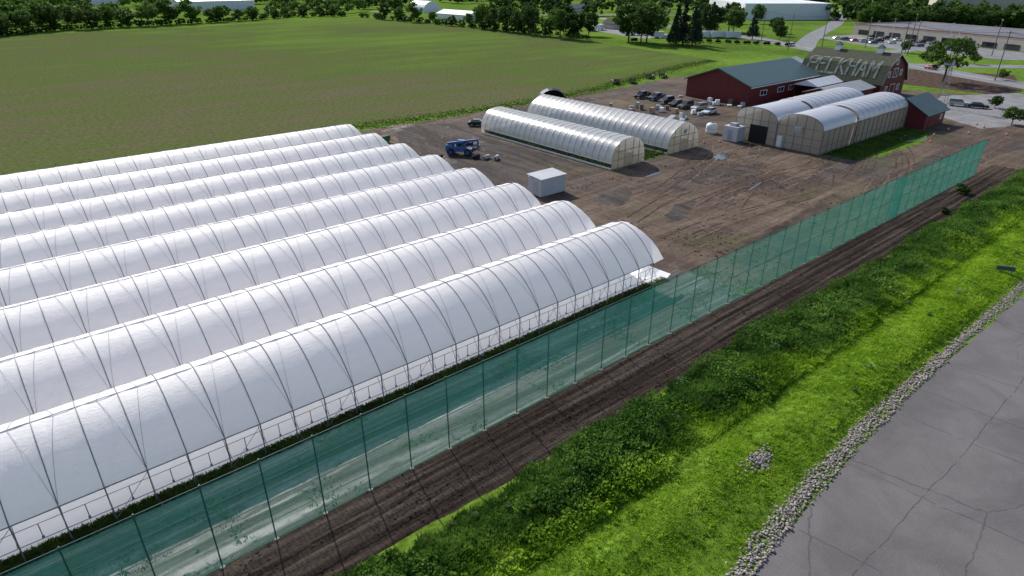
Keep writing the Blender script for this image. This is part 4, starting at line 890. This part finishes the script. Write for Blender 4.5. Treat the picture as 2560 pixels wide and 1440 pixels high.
for i in range(26):
    x=random.uniform(121,132);y=random.uniform(86,108)
    if i<10: x,y=random.uniform(145,149.5),random.uniform(88,108)
    hgt=random.choice((.3,.6,.9,1.2));m_=random.choice(('lumber','whitetrim','wood','greymetal','tank'))
    T=thing("pallet_stack","stack of pallets and covered materials in the yard","pallet",(x,y,.02),random.uniform(0,3),"stacked materials in the yard")
    b=B()
    for k in range(3): b.box(-.6,-.5+k*.42,0,.6,-.36+k*.42,.1)
    for k in range(5): b.box(-.6+k*.26,-.5,.101,-.44+k*.26,.5,.13)
    obj("pallet",b.mesh("pallet",M['lumber']),T);b=B();b.box(-.55,-.48,.131,.55,.48,.13+hgt,.07);obj("load",b.mesh("load",M[m_]),T)
for (x,y,rz,l_) in ((123,90.5,.4,6),(125,88.5,.5,5),(147.5,99,1.5,6),(147,93,1.6,5)):
    T=thing("lumber_pile","pile of long pale boards on the dirt","lumber",(x,y,.02),rz,"lumber piles in the yard");b=B()
    for k in range(9): b.box(-l_/2+random.uniform(-.3,.3),-.6+k*.13,.02,l_/2,-.5+k*.13,.15+.1*(k%3))
    obj("boards",b.mesh("boards",M['whitetrim'] if x<126 else M['lumber']),T)
cb=B();revolve(cb,[(.2,0.03),(.03,.72)],10);cme=cb.mesh("cone_body",M['orange']);bb=B();bb.box(-.24,-.24,0,.24,.24,.029);bme=bb.mesh("base",M['rubber']);sb=B();revolve(sb,[(.145,.3),(.11,.45)],10);sme=sb.mesh("stripe",M['whitetrim'])
first=None
for (x,y) in ((170,43),(159,45),(155,36.5),(151,45),(163,35.5),(144,43.2),(109,71.6),(112,70),(168,41),(158.5,41)):
    if first is None:
        first=thing("traffic_cone","orange traffic cone standing on the dirt","cone",(x,y,.02),0,"cones around the yard");obj("body",cme,first);obj("base",bme,first);obj("stripe",sme,first)
    else: copy_tree(first,(x,y,.02))
T=thing("white_hose","looped white hose lying on the grass","hose",(0,0,0));b=B();b.tube([(146+5*math.cos(t*.3)*1.,47+1.6*math.sin(t*.3),.1) for t in range(3,19)],.06,5);obj("hose",b.mesh("hose",M['tank']),T)
def pole(x,y,h,rz,arms=1,lab="wooden utility pole with crossarm beside the street"):
    T=thing("utility_pole",lab,"utility pole",(x,y,0),rz,"utility poles along the street");b=B();b.tube([(0,0,0),(0,0,h)],.18,7,.12);obj("shaft",b.mesh("shaft",M['wood']),T)
    b=B()
    for k in range(arms): b.box(-1.3,-.06,h-.6-k*1.2,1.3,.06,h-.45-k*1.2)
    obj("crossarm",b.mesh("crossarm",M['wood']),T)
    b=B()
    for k in (-1.2,-.6,.6,1.2): revolve(b,[(.07,h-.45),(.05,h-.25)],6,(k,0))
    obj("insulator",b.mesh("insulator",M['tank']),T);return T
pp=[(390,300),(352,236),(314,176),(283,138),(262,98),(243,62),(228,30)]
for i,(x,y) in enumerate(pp): pole(x-9 if i<3 else x+6,y,14.5,math.radians(-30),2)
for (x,y,h) in ((283,150,15),(318,132,13),(299,107,16),(344,121,11),(326,85,14),(255,338,14),(262,300,13),(385,230,12)): pole(x,y,h,.5)
T=thing("power_lines","thin black power lines strung between poles","cable",(0,0,0));b=B();q=[(x-9 if i<3 else x+6,y) for i,(x,y) in enumerate(pp)]
for i in range(len(q)-1):
    for o_ in (-1.1,0,1.1):
        pts=[(q[i][0]+(q[i+1][0]-q[i][0])*t/8+o_*.7,q[i][1]+(q[i+1][1]-q[i][1])*t/8-o_*.7,14.1-1.2*math.sin(math.pi*t/8)) for t in range(9)];b.tube(pts,.03,3,cap=False)
obj("cable",b.mesh("cable",M['rubber']),T)
for (x,y) in ((365,140),(352,110),(341,138),(330,100)):
    T=thing("lamp_post","tall white parking lot lamp post","lamp post",(x,y,0),0,"lamp posts in the lot");b=B();b.tube([(0,0,0),(0,0,10)],.12,6,.08);obj("shaft",b.mesh("shaft",M['tank']),T);b=B();b.box(-1.1,-.2,9.9,-.3,.2,10.1);b.box(.3,-.2,9.9,1.1,.2,10.1);obj("lamp_head",b.mesh("lamp_head",M['greymetal']),T)
T=thing("windmill_tower","slim steel lattice windmill tower by the parking","windmill",(186,56,0));b=B()
for sx in(-1,1):
    for sy in(-1,1): b.tube([(sx*1.2,sy*1.2,0),(sx*.15,sy*.15,10)],.05,4)
for z in range(1,10,2):
    r=1.2-1.05*z/10
    for a_,c_ in (((-r,-r),(r,-r)),((r,-r),(r,r)),((r,r),(-r,r)),((-r,r),(-r,-r))): b.tube([(a_[0],a_[1],z),(c_[0],c_[1],z)],.03,4);b.tube([(a_[0],a_[1],z),(c_[0]*.8,c_[1]*.8,z+1.9)],.02,4)
obj("lattice",b.mesh("lattice",M['steel']),T);b=B()
for k in range(14):
    a=k/14*6.283;b.add([(math.cos(a)*.3,-.3,10.2+math.sin(a)*.3),(math.cos(a)*1.2,-.3,10.2+math.sin(a)*1.2),(math.cos(a+.3)*1.2,-.22,10.2+math.sin(a+.3)*1.2),(math.cos(a+.2)*.3,-.25,10.2+math.sin(a+.2)*.3)],[(0,1,2,3)])
obj("wheel",b.mesh("wheel",M['greymetal']),T);b=B();b.add([(0,.2,10.1),(0,1.8,9.9),(0,1.8,10.6),(0,.2,10.3)],[(0,1,2,3)]);obj("tail_vane",b.mesh("tail_vane",M['greymetal']),T)
T=thing("low_sign_box","low dark green sign box on short posts in the grass","sign",(82.5,13.9,0),math.radians(-60));b=B();b.box(-.9,-.12,.7,.9,.12,1.15,.03);obj("panel",b.mesh("panel",simple("dark_green_sign",(.03,.07,.06),.4,.1)),T)
for s in (-.6,.6): b=B();b.box(s-.05,-.05,0,s+.05,.05,.7);obj("leg",b.mesh("leg",M['steel']),T)
# ------------------------------------------------------------------ trees
def crown_arrays(kind,ncl,per,leaf,seed):
    global RNG
    R0=RNG;RNG=np.random.default_rng(seed)
    if kind=='round':
        u=RNG.normal(size=(ncl,3));u/=np.linalg.norm(u,axis=1,keepdims=True);r=.35+.65*RNG.random((ncl,1))**.5
        P=u*r*np.array([.36,.36,.36]);P[:,2]=P[:,2]*(1)+.60;P[:,:2]*=(1.12-.55*np.clip(P[:,2:3]-.55,0,1));R=.09+.07*RNG.random(ncl)
        P[:,:2]*=(.8+.4*RNG.random((ncl,1)))
    elif kind=='open':
        u=RNG.normal(size=(ncl,3));u/=np.linalg.norm(u,axis=1,keepdims=True);r=.75+.3*RNG.random((ncl,1))
        P=u*r*np.array([.40,.40,.30]);P[:,2]+=.62;R=.06+.05*RNG.random(ncl)
    elif kind=='cone':
        z=RNG.random(ncl)**1.3;a=RNG.random(ncl)*6.283;rr=(1-z)*.24*(.55+.5*RNG.random(ncl));P=np.stack([rr*np.cos(a),rr*np.sin(a),.14+.84*z],1);R=.035+.05*(1-z)
    else:
        u=RNG.normal(size=(ncl,3));u/=np.linalg.norm(u,axis=1,keepdims=True);P=u*np.array([.5,.5,.35])*RNG.random((ncl,1))**.5;P[:,2]=np.abs(P[:,2])+.3;R=.18+.1*RNG.random(ncl)
    V,F=leafcloud(P,R,per,leaf,.8);V[:,2]=np.maximum(V[:,2],.03)
    out=(V,F,P);RNG=R0;return out
def make_tree(kind,mat,seed,ncl=46,per=34,leaf=.055,name="tree",label="leafy green tree",cat="tree"):
    V,F,P=crown_arrays(kind,ncl,per,leaf,seed);cm=arr_mesh("crown",V,F,mat)
    b=B();rs=random.Random(seed);top=.55 if kind!='cone' else .9
    b.tube([(0,0,0),(.008,.0,.2),(-.005,.01,top*.7),(0,0,top)],.022,7,.008)
    if kind in('round','open'):
        for i in range(9):
            p=P[rs.randrange(len(P))];z0=rs.uniform(.2,.42);b.tube([(0,0,z0),(p[0]*.5,p[1]*.5,(z0+p[2])/2-.02),tuple(p)],.010,5,.003)
    return b.mesh("trunk",M['bark']),cm
VAR={}
for nm,args in dict(rd1=('round','leafd',1),rd2=('round','leafd',2),rd3=('round','leafm',3),rd4=('round','leafm',4),ry=('round','leafy',5),op=('open','leafm',6),cn=('cone','conif',7),cn2=('cone','conif',8)).items():
    VAR[nm]=make_tree(args[0],M[args[1]],args[2],*( (46,34,.055) if args[0]=='round' else ((60,36,.035) if args[0]=='open' else (120,22,.03))))
TLAB={'r':("broadleaf_tree","leafy green broadleaf tree standing at the field edge"),'c':("conifer_tree","tall dark conifer tree with drooping branches"),'o':("broadleaf_tree","open-crowned young tree with visible limbs beside the barn")}
def tree(v,x,y,h,wd=1.,group=None,lab=None,name=None):
    nm,lb=TLAB[v[0]];t,c=VAR[v]
    T=thing(name or nm,lab or lb,"tree",(x,y,-.05),random.random()*6.28,group);s=h*(1.02)
    T.scale=(s*wd,s*wd,s);obj("trunk",t,T);obj("crown",c,T)
random.seed(21)
gl="trees lining the far field edge"
line=[(-15,448),(21,452),(51,478),(91,486),(139,492),(176,503),(219,517),(248,497)]
for i in range(len(line)-1):
    (xa,ya),(xb,yb)=line[i],line[i+1];n=4 if i<4 else 3
    for j in range(n):
        t=j/n;tree(random.choice(('rd1','rd4','ry','rd3')),xa+(xb-xa)*t+random.uniform(-3,3),ya+(yb-ya)*t+random.uniform(-3,10),random.uniform(9,16) if i<4 else random.uniform(6,11),random.uniform(.9,1.35),gl)
for (x,y,h,v) in ((250,446,12,'rd1'),(252,430,9,'rd3'),(252,408,13,'rd4'),(258,395,7,'rd3'),(252,363,7,'ry'),(256,350,8,'rd3'),(253,333,14,'rd3'),(250,318,12,'rd4'),(250,305,14,'rd2'),(247,292,12,'rd3'),(246,280,15,'rd1'),(248,266,13,'rd4'),(245,255,14,'rd3'),(244,244,14,'rd1'),(262,300,14,'rd4'),(262,270,15,'rd2'),(266,255,13,'rd1'),
    (258,220,19,'rd1'),(253,208,17,'rd2'),(262,212,18,'rd4'),(296,232,14,'rd3'),(300,245,13,'rd1')): tree(v,x,y,h,random.uniform(.85,1.1),gl)
gc="trees around the streets"
for (x,y,h,v) in ((268,199,17,'cn'),(264,192,18,'cn2'),(260,184,17,'cn'),(271,190,15,'cn2'),(257,192,14,'cn'),(317,215,17,'rd1'),(330,222,16,'cn'),(349,223,16,'rd2'),(340,214,14,'rd3'),(315,187,13,'cn2'),(421,248,12,'rd3'),(410,262,13,'rd1')): tree(v,x,y,h,random.uniform(.9,1.1),gc)
tree('op',232,71,13.5,1.25);tree('ry',176.5,38.2,4.2,1.3,None,"small round young tree beside the driveway");tree('ry',252,61,3.5,1.1,None,"small young tree beside the street");tree('rd3',196,47,3.,1.2,None,"small rounded tree near the parking")
random.seed(4)
for i in range(30):
    t=i/29;x=431+(480-431)*t+random.uniform(-6,6);y=200-(200-105)*t+random.uniform(-8,8);tree(random.choice(('rd1','rd3','rd4','rd3','ry')),x+25,y,random.uniform(8,13),random.uniform(1.,1.4),gc)
for (x,y,h,v) in ((310,112,5,'rd3'),(300,96,5,'ry'),(322,176,7,'rd3'),(289,80,4,'ry'),(345,190,8,'rd3'),(360,200,9,'rd1')): tree(v,x,y,h,1.1,gc)
bm=[]
for sd in (31,32):
    V,F,P=crown_arrays('bush',14,60,.10,sd);bm.append(arr_mesh("shrub",V,F,M['leafd']))
random.seed(8)
for i in range(18):
    if i<10: x,y,s=283+i*1.6,196-i*4.2,2.4
    else: x,y,s=255+random.uniform(-3,6),245+random.uniform(-40,100),2.6
    o=obj("shrub",bm[i%2],None,(x,float(y),-.05),random.random()*6,label="rounded dark green shrub on the grass",category="shrub",group="shrubs beside the field and street");o.scale=(s*1.2,s*1.2,s)
def woods(name,pts,seed,leaf=.10,per=16,ncl=20,hr=(11,17),mat='leafd'):
    V0,F0,P0=crown_arrays('round',ncl,per,leaf,seed);Vs=[];Fs=[];o_=0;rs=random.Random(seed)
    for (x,y) in pts:
        h=rs.uniform(*hr);w=h*rs.uniform(1.1,1.5);a=rs.random()*6.28;c,s=math.cos(a),math.sin(a)
        V=np.stack([(V0[:,0]*c-V0[:,1]*s)*w+x,(V0[:,0]*s+V0[:,1]*c)*w+y,(V0[:,2]*1.25-.24)*h],1);V[:,2]=np.maximum(V[:,2],.03);Vs.append(V);Fs.append(F0+o_);o_+=len(V)
    obj(name,arr_mesh(name,np.vstack(Vs),np.vstack(Fs),M[mat]),kind="stuff")
rs=random.Random(9)
def clear(pts): # keep sight lines to the buildings past the field open
    out=[]
    for x,y in pts:
        br=math.degrees(math.atan2(x,y))
        if (13<br<20.5 and 540<y<700) or (32<br<38 and y<620) or (8<br<10.5 and 600<y<870): continue
        out.append((x,y))
    return out
woods("hedgerow_undergrowth",[(line[i][0]+(line[i+1][0]-line[i][0])*t/12,line[i][1]+(line[i+1][1]-line[i][1])*t/12+rs.uniform(-2,6)) for i in range(len(line)-1) for t in range(12)]+[(250+rs.uniform(-2,6),y) for y in range(245,490,5)],41,hr=(2.5,5.5))
woods("distant_wood",clear([(rs.uniform(-30,330),rs.uniform(530,640)) for _ in range(70)]+[(rs.uniform(-30,420),rs.uniform(720,1000)) for _ in range(190)]),42,hr=(8,14),mat='leafm')
woods("distant_wood",[(rs.uniform(480,560),rs.uniform(60,230)) for _ in range(110)]+[(rs.uniform(700,1150),rs.uniform(50,500)) for _ in range(190)],43,mat='leafm',hr=(9,15))
woods("distant_wood",clear([(rs.uniform(330,560),rs.uniform(360,720)) for _ in range(90)]+[(rs.uniform(500,900),rs.uniform(350,900)) for _ in range(140)]),44,hr=(8,14))
for (x,y,s) in ((112,27.4,2.0),(100,25.6,1.2),(93,25,1.0)):
    o=obj("shrub",bm[0],None,(x,y,0),1.,label="leafy shrub growing beside the netting fence",category="shrub");o.scale=(s,s,s)
# ------------------------------------------------------------------ light, sky, camera
el,az=math.radians(36),math.atan2(.22,.97)
sd=Vector((math.sin(az)*math.cos(el),math.cos(az)*math.cos(el),math.sin(el)))
sl=bpy.data.lights.new("sun","SUN");sl.energy=5.0;sl.angle=math.radians(.5);sl.color=(1,.96,.90)
so=bpy.data.objects.new("sun",sl);COL.objects.link(so);so.rotation_euler=(-sd).to_track_quat('-Z','Y').to_euler()
Wd=bpy.data.worlds.new("World");scn.world=Wd;Wd.use_nodes=True;nt=Wd.node_tree;bg=nt.nodes["Background"]
sk=nt.nodes.new("ShaderNodeTexSky");sk.sky_type='NISHITA';sk.sun_disc=False;sk.sun_elevation=el;sk.sun_rotation=az
nt.links.new(sk.outputs[0],bg.inputs[0]);bg.inputs[1].default_value=.15
cam=bpy.data.cameras.new("camera");cam.sensor_width=36;cam.lens=36*1580/2560;cam.clip_end=6000;cam.clip_start=.5
co=bpy.data.objects.new("camera",cam);COL.objects.link(co);co.location=(0,0,30);co.rotation_euler=(math.radians(90-26.42),0,math.radians(50.233-90))
scn.camera=co
scn.view_settings.view_transform='Standard';scn.view_settings.look='None';scn.view_settings.exposure=0
